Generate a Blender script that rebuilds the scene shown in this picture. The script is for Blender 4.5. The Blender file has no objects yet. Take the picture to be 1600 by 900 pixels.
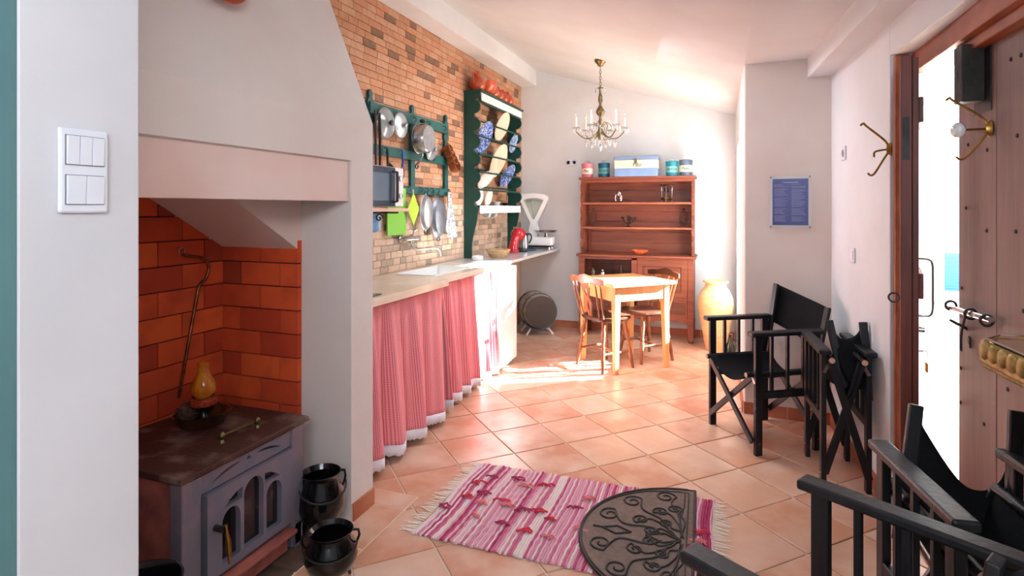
import bpy, math, random
from mathutils import Vector, Matrix, Euler
random.seed(7)
PI = math.pi
SC = bpy.context.scene
COL = SC.collection

# ---------------------------------------------------------------- camera
cd = bpy.data.cameras.new('camera'); cam = bpy.data.objects.new('camera', cd); COL.objects.link(cam)
cam.location = (0, 0, 1.38); cam.rotation_euler = (PI/2, 0, math.atan(325/888))
cd.sensor_width = 36; cd.lens = 888/1600*36; cd.shift_y = -125/1600; cd.clip_start = .02
SC.camera = cam
# ---------------------------------------------------------------- light
w = bpy.data.worlds.new('sky'); SC.world = w; w.use_nodes = True
bg = w.node_tree.nodes['Background']; bg.inputs[0].default_value = (.80, .90, 1, 1); bg.inputs[1].default_value = 3.0
sd = bpy.data.lights.new('sun', 'SUN'); sun = bpy.data.objects.new('sun', sd); COL.objects.link(sun)
sd.energy = 90; sd.angle = .012; sd.color = (1, .99, .98)
sun.rotation_euler = Vector((-.88*.93, -.47*.93, -.37)).to_track_quat('-Z', 'Y').to_euler()
def area(name, loc, target, size, size_y, power, color=(1, 1, 1)):
    d = bpy.data.lights.new(name, 'AREA'); d.shape = 'RECTANGLE'; d.size = size; d.size_y = size_y
    d.energy = power; d.color = color
    o = bpy.data.objects.new(name, d); COL.objects.link(o); o.location = loc
    o.rotation_euler = (Vector(target)-Vector(loc)).to_track_quat('-Z', 'Y').to_euler(); return o
area('fill_light_behind', (.35, -.6, 2.3), (-1.6, 1.9, .8), 1.2, .8, 38, (.88, .94, 1))  # added fill light behind the camera, aimed at the fireplace
area('fill_light_kitchen', (-.7, 4.0, 2.52), (-.8, 4.1, 0), .9, .6, 26, (.82, .91, 1))  # added fill light that brightens the far kitchen
SC.view_settings.view_transform = 'Standard'; SC.view_settings.look = 'None'
SC.view_settings.exposure = .62; SC.view_settings.gamma = 1; SC.view_settings.use_curve_mapping = False

# ---------------------------------------------------------------- materials
def lin(h):
    h = h.lstrip('#'); c = [int(h[i:i+2], 16)/255 for i in (0, 2, 4)]
    return tuple((x/12.92 if x <= .04045 else ((x+.055)/1.055)**2.4) for x in c)+(1,)
_m = {}
def mat(name, col, rough=.6, metal=0, col2=None, scale=8, stretch=(1, 1, 1), mix=(.35, .65), bump=0, bscale=None,
        trans=0, ior=1.45, rand=None, coat=0, spec=.5, alpha=1, sheen=0, detail=5, emit=0):
    if name in _m: return _m[name]
    m = bpy.data.materials.new(name); m.use_nodes = True; nt = m.node_tree; b = nt.nodes['Principled BSDF']
    N = nt.nodes.new; L = nt.links.new
    b.inputs['Roughness'].default_value = rough; b.inputs['Metallic'].default_value = metal
    b.inputs['IOR'].default_value = ior; b.inputs['Transmission Weight'].default_value = trans
    b.inputs['Coat Weight'].default_value = coat; b.inputs['Specular IOR Level'].default_value = spec
    b.inputs['Alpha'].default_value = alpha; b.inputs['Sheen Weight'].default_value = sheen
    b.inputs['Base Color'].default_value = lin(col)
    if emit: b.inputs['Emission Color'].default_value = lin(col); b.inputs['Emission Strength'].default_value = emit
    out = None
    tc = N('ShaderNodeTexCoord'); mp = N('ShaderNodeMapping'); mp.inputs['Scale'].default_value = stretch
    L(tc.outputs['Object'], mp.inputs[0])
    if rand:
        oi = N('ShaderNodeObjectInfo'); cr = N('ShaderNodeValToRGB'); cr.color_ramp.interpolation = 'CONSTANT'
        e = cr.color_ramp.elements
        while len(e) < len(rand): e.new(.5)
        for i, c in enumerate(rand): e[i].position = i/len(rand); e[i].color = lin(c)
        L(oi.outputs['Random'], cr.inputs[0]); out = cr.outputs[0]
        ad = N('ShaderNodeVectorMath'); ad.operation = 'ADD'; mu = N('ShaderNodeVectorMath'); mu.operation = 'SCALE'
        cb = N('ShaderNodeCombineXYZ'); L(oi.outputs['Random'], cb.inputs[0]); L(oi.outputs['Random'], cb.inputs[1]); L(oi.outputs['Random'], cb.inputs[2])
        L(cb.outputs[0], mu.inputs[0]); mu.inputs['Scale'].default_value = 37
        L(mp.outputs[0], ad.inputs[0]); L(mu.outputs[0], ad.inputs[1]); vec = ad.outputs[0]
    else: vec = mp.outputs[0]
    if col2:
        nz = N('ShaderNodeTexNoise'); nz.inputs['Scale'].default_value = scale; nz.inputs['Detail'].default_value = detail
        L(vec, nz.inputs[0])
        mr = N('ShaderNodeMapRange'); mr.inputs[1].default_value = mix[0]; mr.inputs[2].default_value = mix[1]
        L(nz.outputs[0], mr.inputs[0])
        mx = N('ShaderNodeMix'); mx.data_type = 'RGBA'; L(mr.outputs[0], mx.inputs[0])
        if out: L(out, mx.inputs[6])
        else: mx.inputs[6].default_value = lin(col)
        mx.inputs[7].default_value = lin(col2); out = mx.outputs[2]
    if out: L(out, b.inputs['Base Color'])
    if bump:
        n2 = N('ShaderNodeTexNoise'); n2.inputs['Scale'].default_value = bscale or scale*3; n2.inputs['Detail'].default_value = 4
        L(vec, n2.inputs[0]); bp = N('ShaderNodeBump'); bp.inputs['Strength'].default_value = bump; bp.inputs['Distance'].default_value = .01
        L(n2.outputs[0], bp.inputs['Height']); L(bp.outputs[0], b.inputs['Normal'])
    _m[name] = m; return m
PLASTER = mat('plaster', '#e0e3e6', .9, col2='#d9dbdd', scale=2.5, bump=.12, bscale=25)
PLASTER_WARM = mat('plaster_warm', '#dccfc7', .9, col2='#d6c6bd', scale=2.5, bump=.12, bscale=25)
HOODP = mat('plaster_hood', '#e0d8d3', .9, col2='#dacdc7', scale=2, bump=.12, bscale=25)
LINTEL = mat('plaster_pink', '#e4cdc5', .9, col2='#dfc0b6', scale=2.5, bump=.12, bscale=25)
TEAL_WALL = mat('teal_wall_face', '#5d7f80', .85, col2='#55787a', scale=3)
TILE = mat('terracotta_floor_tile', '#c98a6b', .34, rand=['#c9987a', '#c79073', '#cda085', '#c38b70', '#ca987d', '#c79173', '#cfa68d', '#c38769'],
           col2='#dcbfab', scale=5, mix=(.42, .8), bump=.05, bscale=60)
GROUT = mat('floor_grout', '#e2cdb8', .9)
SKIRT = mat('terracotta_skirting', '#b8694a', .5, rand=['#b96c4e', '#b26246', '#c07a5a'], col2='#a85b40', scale=6)
FBRICK = mat('refractory_brick', '#b23a1c', .8, rand=['#d65226', '#c84823', '#e05c29', '#b93f20', '#d04e28', '#a0381f', '#da562a'], col2='#96301b', scale=7, mix=(.45, 1.0), bump=.15, bscale=40)
MORTAR_D = mat('dark_mortar', '#4a2018', .95)
MORTAR = mat('wall_mortar', '#cfae90', .95, bump=.1, bscale=90)
KB = [mat('wall_brick_%s' % n, c, .8, col2=d, scale=22, mix=(.35, .8), bump=.2, bscale=90) for n, c, d in
      (('orange', '#c2906e', '#ae7d5e'), ('tan', '#c99f82', '#ba8b6c'), ('rust', '#bd8362', '#cd9a78'), ('umber', '#7a5c4a', '#8f6f5a'),
       ('sand', '#d3b9a2', '#c6a58d'), ('ash', '#a8937f', '#bfa791'), ('cream', '#d6bda3', '#c6a88d'), ('slate', '#8f7f72', '#a6937f'))]
GREEN = mat('dark_green_paint', '#0f3d36', .42, col2='#14463d', scale=9)
TEAL = mat('teal_green_paint', '#1f5b58', .5, col2='#1a504e', scale=9)
BLACKW = mat('black_stained_wood', '#0d0d10', .42, col2='#1a1b20', scale=30, stretch=(1, 1, .12), bump=.15, bscale=60, spec=.5)
CANVAS = mat('black_canvas', '#08080a', .85, col2='#0e0e12', scale=60, bump=.2, bscale=220, spec=.25)
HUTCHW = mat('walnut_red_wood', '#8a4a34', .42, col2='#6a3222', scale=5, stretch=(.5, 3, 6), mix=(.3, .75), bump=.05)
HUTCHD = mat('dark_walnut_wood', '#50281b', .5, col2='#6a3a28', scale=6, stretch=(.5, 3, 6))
PINE = mat('honey_pine_wood', '#dca56c', .42, col2='#cd9154', scale=5, stretch=(3, 3, .6), mix=(.3, .75))
CHAIRW = mat('brown_turned_wood', '#6b3f2a', .35, col2='#8a5638', scale=14, stretch=(1, 1, .5))
SEATW = mat('dark_seat_wood', '#3a2319', .35, col2='#553526', scale=10)
DOORW = mat('grey_brown_door_plank', '#876a5f', .5, col2='#6d5048', scale=4, stretch=(6, 6, .35), mix=(.3, .75), bump=.1, bscale=30)
DOORD = mat('dark_red_door_wood', '#6e3022', .5, col2='#532219', scale=6, stretch=(5, 5, .4), bump=.1)
FRAMEW = mat('orange_brown_frame_wood', '#a55a38', .5, col2='#8a4229', scale=6, stretch=(5, 1, 2))
IRON = mat('dark_iron', '#2b2827', .5, .6, col2='#3a3533', scale=15, bump=.15)
CASTI = mat('cast_iron_pot', '#111012', .22, .5, col2='#1d1a1b', scale=8, bump=.15, bscale=30, coat=.5)
STOVE = mat('stove_grey_enamel', '#716f7d', .42, .3, col2='#8c7880', scale=9, mix=(.45, .8), bump=.15, bscale=80)
STOVER = mat('stove_rusty_side', '#a85c50', .6, .1, col2='#7a443e', scale=10, bump=.15, bscale=80)
STOVET = mat('stove_rusty_top', '#43251d', .62, .15, col2='#a08678', scale=9, mix=(.5, .85), bump=.2, bscale=70)
FIREG = mat('dark_fire_glass', '#1b161a', .12, col2='#3a2a2e', scale=9, mix=(.5, .8))
SLATE = mat('hearth_stone', '#6b5245', .5, col2='#4a3a34', scale=9, bump=.1, rand=['#6b5245', '#5c463c', '#75594a'])
BRASS = mat('aged_brass', '#b08a4a', .3, 1, col2='#8a6632', scale=30)
BRASSD = mat('tarnished_brass', '#83714d', .4, .9, col2='#5b4e36', scale=40)
CHROME = mat('chrome', '#d6d8da', .12, 1)
STEEL = mat('stainless_steel', '#b9bcc0', .25, 1, col2='#a4a8ac', scale=30)
ALU = mat('worn_aluminium', '#a9adb3', .38, .8, col2='#c2c5c8', scale=12)
ALUD = mat('dark_aluminium', '#71767f', .4, .75, col2='#868b94', scale=12)
GLASS = mat('clear_glass', '#ffffff', .03, trans=1, ior=1.35)
CRYSTAL = mat('crystal', '#ffffff', .02, trans=.85, ior=1.6)
WHITE = mat('white_enamel', '#e9eaec', .3, coat=.2)
WPLAST = mat('white_plastic', '#dcdde4', .4)
WCER = mat('white_ceramic', '#eeeeec', .22, coat=.4)
BLACKP = mat('black_plastic', '#101012', .35)
MARBLE = mat('beige_marble', '#cbb9a5', .22, col2='#e2d6c8', scale=5, stretch=(1, .6, 1), mix=(.35, .7), coat=.2)
MARBLEW = mat('pale_marble', '#d9d9d9', .2, col2='#c4c8cc', scale=6, coat=.2)
TERRA = mat('terracotta_glaze', '#c4562f', .28, col2='#a8401f', scale=9, coat=.5)
CLAY = mat('pale_clay', '#d8a676', .8, col2='#e0b68c', scale=7, stretch=(1, 1, 4), bump=.1, bscale=30)
LACE = mat('white_lace', '#eceaf0', .8, bump=.3, bscale=200)

# ---------------------------------------------------------------- mesh helpers
class MB:
    def __init__(s): s.v = []; s.f = []; s.mi = []; s.cur = 0
    def add(s, vs, fs):
        n = len(s.v); s.v += [tuple(v) for v in vs]; s.f += [tuple(i+n for i in f) for f in fs]; s.mi += [s.cur]*len(fs); return s
    def bx(s, x0, x1, y0, y1, z0, z1, M=None):
        vs = [Vector((x, y, z)) for z in (z0, z1) for x, y in ((x0, y0), (x1, y0), (x1, y1), (x0, y1))]
        if M: vs = [M @ v for v in vs]
        return s.add(vs, [(0, 3, 2, 1), (4, 5, 6, 7), (0, 1, 5, 4), (1, 2, 6, 5), (2, 3, 7, 6), (3, 0, 4, 7)])
    def bar(s, a, b, w, t, up=(0, 0, 1)):
        a = Vector(a); b = Vector(b); d = (b-a).normalized(); u = Vector(up)
        if abs(d.dot(u)) > .98: u = Vector((0, 1, 0))
        x = d.cross(u).normalized(); y = x.cross(d)
        vs = [p+x*(i*w/2)+y*(j*t/2) for p in (a, b) for i, j in ((-1, -1), (1, -1), (1, 1), (-1, 1))]
        return s.add(vs, [(0, 1, 2, 3), (7, 6, 5, 4), (0, 4, 5, 1), (1, 5, 6, 2), (2, 6, 7, 3), (3, 7, 4, 0)])
    def tube(s, pts, r, n=8, closed=False):
        pts = [Vector(p) for p in pts]; k = len(pts); rs = r if isinstance(r, (list, tuple)) else [r]*k
        vs = []; px = None
        for i, p in enumerate(pts):
            if closed: d = pts[(i+1) % k]-pts[i-1]
            else: d = pts[min(i+1, k-1)]-pts[max(i-1, 0)]
            d.normalize()
            if px is None:
                u = Vector((0, 0, 1)) if abs(d.z) < .9 else Vector((1, 0, 0)); px = d.cross(u).normalized()
            px = (px-d*px.dot(d)).normalized(); py = d.cross(px)
            vs += [p+(px*math.cos(2*PI*j/n)+py*math.sin(2*PI*j/n))*rs[i] for j in range(n)]
        fs = [(i*n+j, i*n+(j+1) % n, ((i+1) % k)*n+(j+1) % n, ((i+1) % k)*n+j) for i in range(k if closed else k-1) for j in range(n)]
        if not closed: fs += [tuple(range(n-1, -1, -1)), tuple((k-1)*n+j for j in range(n))]
        return s.add(vs, fs)
    def lathe(s, prof, n=24, c=(0, 0, 0), M=None, fr=None, sx=1, sy=1):
        vs = []; k = len(prof)
        for r, z in prof:
            for j in range(n):
                a = 2*PI*j/n; rr = r*(fr(a) if fr else 1)
                v = Vector((rr*math.cos(a)*sx, rr*math.sin(a)*sy, z)); vs.append((M @ v if M else v)+Vector(c))
        fs = [(i*n+j, i*n+(j+1) % n, (i+1)*n+(j+1) % n, (i+1)*n+j) for i in range(k-1) for j in range(n)]
        if prof[0][0] > 1e-5: fs.append(tuple(range(n-1, -1, -1)))
        if prof[-1][0] > 1e-5: fs.append(tuple((k-1)*n+j for j in range(n)))
        return s.add(vs, fs)
    def sph(s, c, r, n=14, m=9, sc=(1, 1, 1), M=None):
        pr = [(max(1e-6, math.sin(PI*i/m)), -math.cos(PI*i/m)) for i in range(m+1)]
        T = Matrix.Diagonal((r*sc[0], r*sc[1], r*sc[2], 1)); T = (M @ T) if M else T
        return s.lathe(pr, n, c, T)
    def prism(s, poly, axis, a, b):
        def P(u, v, w): return {'x': (w, u, v), 'y': (u, w, v), 'z': (u, v, w)}[axis]
        n = len(poly); vs = [P(u, v, a) for u, v in poly]+[P(u, v, b) for u, v in poly]
        return s.add(vs, [tuple(range(n-1, -1, -1)), tuple(range(n, 2*n))]+[(i, (i+1) % n, n+(i+1) % n, n+i) for i in range(n)])
    def grid(s, fn, nu, nv, closed_u=False):
        vs = [fn(i/nu, j/nv) for j in range(nv+1) for i in range(nu+1)]
        return s.add(vs, [(j*(nu+1)+i, j*(nu+1)+i+1, (j+1)*(nu+1)+i+1, (j+1)*(nu+1)+i) for j in range(nv) for i in range(nu)])
    def mesh(s, name, mats, smooth=False):
        me = bpy.data.meshes.new(name); me.from_pydata([tuple(v) for v in s.v], [], s.f)
        mats = mats if isinstance(mats, (list, tuple)) else [mats]
        for m in mats: me.materials.append(m)
        if len(mats) > 1: me.polygons.foreach_set('material_index', s.mi)
        import bmesh
        bm = bmesh.new(); bm.from_mesh(me); bmesh.ops.recalc_face_normals(bm, faces=bm.faces); bm.to_mesh(me); bm.free()
        if smooth:
            me.polygons.foreach_set('use_smooth', [True]*len(me.polygons)); me.set_sharp_from_angle(angle=math.radians(38))
        me.update(); return me
def tag(o, label=None, cat=None, group=None, kind=None):
    if label: o['label'] = label
    if cat: o['category'] = cat
    if group: o['group'] = group
    if kind: o['kind'] = kind
    return o
def link(name, me, parent=None, loc=None, rz=None):
    o = bpy.data.objects.new(name, me); COL.objects.link(o); o.parent = parent
    if loc is not None: o.location = loc
    if rz is not None: o.rotation_euler = (0, 0, rz)
    return o
def obj(name, mb, mats, parent=None, smooth=False, bev=0, solid=0, sub=0, loc=None):
    o = link(name, mb.mesh(name, mats, smooth), parent, loc)
    if solid: md = o.modifiers.new('s', 'SOLIDIFY'); md.thickness = solid; md.offset = 0
    if bev: md = o.modifiers.new('b', 'BEVEL'); md.width = bev; md.segments = 2; md.limit_method = 'ANGLE'
    if sub: md = o.modifiers.new('d', 'SUBSURF'); md.levels = md.render_levels = sub
    return o
def thing(name, label, cat, loc=(0, 0, 0), rz=0, group=None):
    o = bpy.data.objects.new(name, None); COL.objects.link(o); o.location = loc; o.rotation_euler = (0, 0, rz)
    o.empty_display_size = .05
    return tag(o, label, cat, group)
def copy_tree(o, parent=None):
    c = o.copy(); COL.objects.link(c); c.parent = parent
    for ch in list(o.children): copy_tree(ch, c)
    return c
def struct(name, mb, mats, parent=None, bev=0, smooth=False):
    return tag(obj(name, mb, mats, parent, smooth, bev), kind='structure')
def plate(name, outer, holes, t, mats, M, parent=None, bev=0):
    """flat panel with cut-outs: polygons in 2D, extruded by t, placed by matrix M"""
    cu = bpy.data.curves.new(name, 'CURVE'); cu.dimensions = '2D'; cu.fill_mode = 'BOTH'; cu.extrude = t/2
    for P in [outer]+holes:
        sp = cu.splines.new('POLY'); sp.points.add(len(P)-1); sp.use_cyclic_u = True
        for i, (x, y) in enumerate(P): sp.points[i].co = (x, y, 0, 1)
    tmp = bpy.data.objects.new('tmp', cu); COL.objects.link(tmp)
    dg = bpy.context.evaluated_depsgraph_get(); dg.update()
    me = bpy.data.meshes.new_from_object(tmp.evaluated_get(dg)); me.transform(M); me.name = name
    bpy.data.objects.remove(tmp); bpy.data.curves.remove(cu)
    me.materials.clear(); me.materials.append(mats)
    o = link(name, me, parent)
    if bev: md = o.modifiers.new('b', 'BEVEL'); md.width = bev; md.segments = 2; md.limit_method = 'ANGLE'
    return o
def text(name, s, size, m, M, parent, ext=.0008, shear=0):
    cu = bpy.data.curves.new(name, 'FONT'); cu.body = s; cu.size = size; cu.extrude = ext; cu.align_x = 'CENTER'; cu.align_y = 'CENTER'; cu.shear = shear
    tmp = bpy.data.objects.new('tmp', cu); COL.objects.link(tmp)
    dg = bpy.context.evaluated_depsgraph_get(); dg.update()
    me = bpy.data.meshes.new_from_object(tmp.evaluated_get(dg)); me.transform(M); me.name = name
    bpy.data.objects.remove(tmp); bpy.data.curves.remove(cu)
    me.materials.clear(); me.materials.append(m); return link(name, me, parent)
def Rm(ax, deg): return Matrix.Rotation(math.radians(deg), 4, ax)
def Tm(*v): return Matrix.Translation(Vector(v))
# maps 2D (u, v) -> (y, z) on a plane facing +x  /  (x, z) facing -y
FX = Matrix(((0, 0, 1, 0), (1, 0, 0, 0), (0, 1, 0, 0), (0, 0, 0, 1)))
FY = Matrix(((1, 0, 0, 0), (0, 0, -1, 0), (0, 1, 0, 0), (0, 0, 0, 1)))

# ================================================================ THE ROOM
# floor: grout bed and diagonal terracotta tiles
fl = MB(); fl.bx(-3.2, 3.2, -2.2, 6.6, -.06, -.006)
floor = struct('floor', fl, GROUT)
P0 = Vector((-1.322, 3.244)); a45 = math.radians(-45.07); pit = .3337
ui = Vector((math.cos(a45), math.sin(a45))); uj = Vector((-ui.y, ui.x))
tb = MB(); h = pit/2-.004; tb.bx(-h, h, -h, h, -.012, 0); tme = None
cand = []
for i in range(-22, 26):
    for j in range(-22, 26):
        p = P0+ui*((i+.5)*pit)+uj*((j+.5)*pit)
        if -2.2 < p.x < 1.15 and .1 < p.y < 6.5 and not (p.x > .3 and p.y > 4.25) and not (p.x < -1.9 and p.y < 2.2): cand.append(p)
cand.sort(key=lambda p: p.length)
print('tiles', len(cand))
for p in cand[:300]:
    if tme is None:
        o = obj('floor_tile', tb, TILE, floor, bev=.0025); tme = o.data
    else:
        o = link('floor_tile', tme, floor); md = o.modifiers.new('b', 'BEVEL'); md.width = .0025; md.segments = 2
    o.location = (p.x, p.y, random.uniform(-.0008, .0004)); o.rotation_euler = (0, 0, a45+random.choice((0, PI/2, PI)))
# hearth floor stones by the stove
hs = MB(); hs.bx(-.145, .145, -.145, .145, 0, .012); hme = None
hearth = struct('floor_hearth', MB().bx(-2.23, -1.5, .83, 2.1, -.004, .004), GROUT)
for i in range(2):
    for j in range(4):
        q = (-1.65-.3*i, .98+.3*j, .0)
        if hme is None: o = obj('hearth_stone', hs, SLATE, hearth, bev=.003); hme = o.data
        else: o = link('hearth_stone', hme, hearth)
        o.location = q
# fitted border tiles round the foot of the white pier
bt = struct('floor_border', MB().bx(-1.52, -1.352, 1.5, 2.265, -.003, .0012).bx(-1.9, -1.352, 2.265, 2.395, -.003, .0012), GROUT)
for x0, x1, y0, y1 in ((-1.519, -1.356, 1.95, 2.262), (-1.519, -1.356, 1.61, 1.943), (-1.60, -1.356, 2.269, 2.391), (-1.9, -1.607, 2.269, 2.391)):
    obj('floor_tile', MB().bx(x0, x1, y0, y1, 0, .0035), TILE, bt, bev=.001)
# ceiling: slopes up to the left of the pillar, flat to the right of it
ce = MB(); zc = lambda x: 2.345+.3*(.155-x)
def slab(x0, x1, y0, y1, za, zb): ce.add([(x0, y0, za), (x1, y0, zb), (x1, y1, zb), (x0, y1, za), (x0, y0, za+.1), (x1, y0, zb+.1), (x1, y1, zb+.1), (x0, y1, za+.1)],
    [(0, 1, 2, 3), (4, 7, 6, 5), (0, 4, 5, 1), (1, 5, 6, 2), (2, 6, 7, 3), (3, 7, 4, 0)])
slab(-3.35, .155, -1.45, 6.5, zc(-3.35), zc(.155)); slab(.155, 1.15, -1.45, 6.5, 2.345, 2.345)
struct('ceiling', ce, PLASTER)
# walls
struct('wall_back', MB().bx(-2.5, .35, 6.4, 6.6, 0, 3.2), PLASTER)
struct('wall_left', MB().bx(-2.4, -2.236, 2.265, 6.4, 0, 3.2), MORTAR)
struct('trim_1', MB().bx(-2.236, -2.037, 2.27, 6.4, 2.82, 3.06), PLASTER, bev=.006)       # white soffit over the bricks
# pillar wall and the wall running back from it, with the glazed side door
pw = MB()
pw.prism([(.152, 4.13), (.675, 4.085), (.675, 4.33), (.152, 4.33)], 'z', 0, 2.36)
struct('wall_pillar', pw, PLASTER_WARM, bev=.01)
sw = MB()
sw.bx(.15, .33, 4.33, 5.08, 0, 2.36); sw.bx(.15, .33, 5.84, 6.4, 0, 2.36); sw.bx(.15, .33, 5.08, 5.84, 1.98, 2.36)
struct('wall_side', sw, PLASTER)
# right wall: slightly turned, with the entrance opening
rx = lambda y: .70+(3.5-y)*.06
rw = MB()
def rwall(y0, y1, z0, z1): rw.prism([(rx(y0), y0), (rx(y1), y1), (rx(y1)+.13, y1), (rx(y0)+.13, y0)], 'z', z0, z1)
rwall(3.03, 4.3, 0, 2.36); rwall(1.72, 3.03, 2.075, 2.36); rwall(-1.4, 1.72, 0, 2.36)
struct('wall_right', rw, PLASTER, bev=.004)
be = MB(); xb = lambda y: .53+.058*(4.085-y)
be.prism([(xb(-.9), -.9), (rx(-.9)+.05, -.9), (rx(4.1)+.03, 4.1), (xb(4.1), 4.1)], 'z', 2.22, 2.36)
struct('trim_2', be, PLASTER, bev=.006)                                                    # boxed beam along the right wall
# unseen end of the room, added to limit sky light: walls and a window
bw = MB(); bw.bx(-3.3, 1.2, -1.45, -1.3, 0, 1.0); bw.bx(-3.3, 1.2, -1.45, -1.3, 2.15, 3.4); bw.bx(-3.3, -1.0, -1.45, -1.3, 1.0, 2.15); bw.bx(.7, 1.2, -1.45, -1.3, 1.0, 2.15)
struct('wall_behind', bw, PLASTER)
wf = MB(); wf.bx(-1.0, .7, -1.40, -1.36, 1.0, 1.05); wf.bx(-1.0, .7, -1.40, -1.36, 2.10, 2.15); wf.bx(-1.0, -.95, -1.40, -1.36, 1.0, 2.15); wf.bx(.65, .7, -1.40, -1.36, 1.0, 2.15); wf.bx(-.175, -.125, -1.40, -1.36, 1.0, 2.15)
struct('window_added', wf, mat('white_gloss_paint', '#f0f0f0', .35))
struct('wall_living_left', MB().bx(-3.35, -3.2, -1.45, .61, 0, 3.4), PLASTER)
# fireplace: near wall, pier, hood
nw = MB(); nw.bx(-3.2, -1.11, .612, .826, 0, 3.4)
struct('wall_near', nw, mat('plaster_grey', '#d3d1d4', .9, col2='#cbc9cc', scale=2.5, bump=.12, bscale=25), bev=.004)
struct('wall_near_front', MB().bx(-3.2, -1.112, .604, .612, 0, 3.4), TEAL_WALL)  # thin teal sheet over the front face of the near wall
fp = MB()
fp.bx(-2.4, -1.52, 2.1, 2.265, 0, 1.585); fp.bx(-2.4, -2.262, .826, 2.265, 0, 1.62)
hood = [(-1.535, 1.412), (-1.535, 1.585), (-1.52, 1.589), (-1.52, 1.77), (-2.13, 3.3), (-2.4, 3.3), (-2.4, 1.60), (-1.62, 1.60), (-1.62, 1.412)]
fp.prism(hood, 'y', .826, 2.1); fp.prism([(-1.52, 1.585), (-1.52, 1.77), (-2.13, 3.3), (-2.4, 3.3), (-2.4, 1.585)], 'y', 2.1, 2.265)
struct('wall_fireplace', fp, HOODP)
struct('trim_3', MB().bx(-1.545, -1.529, .826, 2.1, 1.409, 1.583), LINTEL, bev=.003)       # pink lintel band
gs = MB(); gs.prism([(2.1, 1.18), (1.715, 1.415), (1.45, 1.60), (2.1, 1.60)], 'x', -2.262, -1.79)
struct('trim_4', gs, LINTEL)                                                               # sloping smoke shelf
def bricks(name, parent, me_for, cells):
    for (pos, rz, key) in cells:
        link(name, me_for(key), parent, pos, rz)
_bm = {}
def fb(L):
    L = round(L, 3)
    if L not in _bm: _bm[L] = MB().bx(-L/2+.0025, L/2-.0025, -.012, .012, -.051, .0505).mesh('brick', FBRICK)
    return _bm[L]
fwall = struct('wall_firebrick', MB().bx(-2.262, -2.247, .826, 2.1, 0, 1.45).bx(-2.25, -1.79, 2.093, 2.1, 0, 1.2), MORTAR_D)
z = 1.45-.107/2; k = 0
while z > .2:
    y = 2.088-(.0 if k % 2 else .115); segs = []
    if not k % 2: segs.append((2.088-.0575, .115))
    while y > .83: L = min(.23, y-.826); segs.append((y-L/2, L)); y -= .23
    for yc, L in segs: o = link('brick', fb(L), fwall, (-2.245+random.uniform(-.0015, .0015), yc, z), PI/2)
    if z < 1.19:
        x = -2.233+(.115 if k % 2 else .0); segs = [(-2.233+.0575, .115)] if k % 2 else []
        while x < -1.80: L = min(.23, -1.784-x); segs.append((x+L/2, L)); x += .23
        for xc, L in segs:
            if L > .02: link('brick', fb(L), fwall, (xc, 2.086+random.uniform(-.0015, .0015), z if z < 1.15 else z-.0), 0)
    z -= .107; k += 1
# brick slips over the kitchen counter
sl = {}
def slip(L, c):
    key = (round(L, 3), c)
    if key not in sl: sl[key] = MB().bx(0, .011, -L/2+.002, L/2-.002, -.0228, .0228).mesh('brick', KB[c])
    return sl[key]
wl = bpy.data.objects['wall_left']; near = []; far = []
z = .94; row = 0
while z < 2.84:
    y = 2.27-random.uniform(0, .15)
    while y < 6.4:
        L = random.choice((.15, .15, .15, .15, .1)) if z > 1.4 else random.choice((.1, .1, .15, .08))
        y0 = max(y, 2.27); y1 = min(y+L, 6.398)
        if y1-y0 > .012:
            r = random.random()
            c = (random.choice((0, 0, 1, 1, 2)) if r > .13 else 3) if z > 1.42 else (random.choice((4, 4, 6, 5)) if r > .12 else 7)
            ((near if 3.12 < (y0+y1)/2 and True else far)).append(((y0+y1)/2, z, y1-y0, c))
        y += L
    z += .05; row += 1
near.sort(key=lambda t: t[0]+(.0 if t[1] > 1.0 else 9))
for y, z, L, c in near[:300]: link('brick', slip(L, c), wl, (-2.237+random.uniform(0, .0015), y, z))
st = MB()
for y, z, L, c in near[300:]+far:
    st.cur = c; st.bx(-2.237, -2.226+random.uniform(0, .0015), y-L/2+.002, y+L/2-.002, z-.0228, z+.0228)
tag(obj('brick_courses', st, KB, wl), kind='stuff')
# skirting tiles
def skirt(name, a, b, t=.011, hgt=.078, L=.33):
    a = Vector(a); b = Vector(b); d = (b-a); n = max(1, round(d.length/L)); ang = math.atan2(d.y, d.x); nx = Vector((-math.sin(ang), math.cos(ang)))
    root = struct(name, MB().bx(0, d.length, 0, t*.5, 0, hgt-.002, Tm(a.x, a.y, 0) @ Matrix.Rotation(ang, 4, 'Z')), GROUT)
    l = d.length/n; me = MB().bx(.0015, l-.0015, 0, t, .001, hgt).mesh('skirting_tile', SKIRT)
    for i in range(n): p = a+d*(i/n); link('skirting_tile', me, root, (p.x, p.y, 0), ang)
skirt('baseboard_back', (.14, 6.4), (-2.2, 6.4))
skirt('baseboard_pillar', (.675, 4.085), (.152, 4.13))
skirt('baseboard_right', (rx(3.04), 3.04), (rx(4.08), 4.08))
skirt('baseboard_left', (-1.52, 2.265), (-1.52, 2.1), L=.17)
skirt('baseboard_side', (.15, 4.14), (.15, 5.04))
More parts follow.
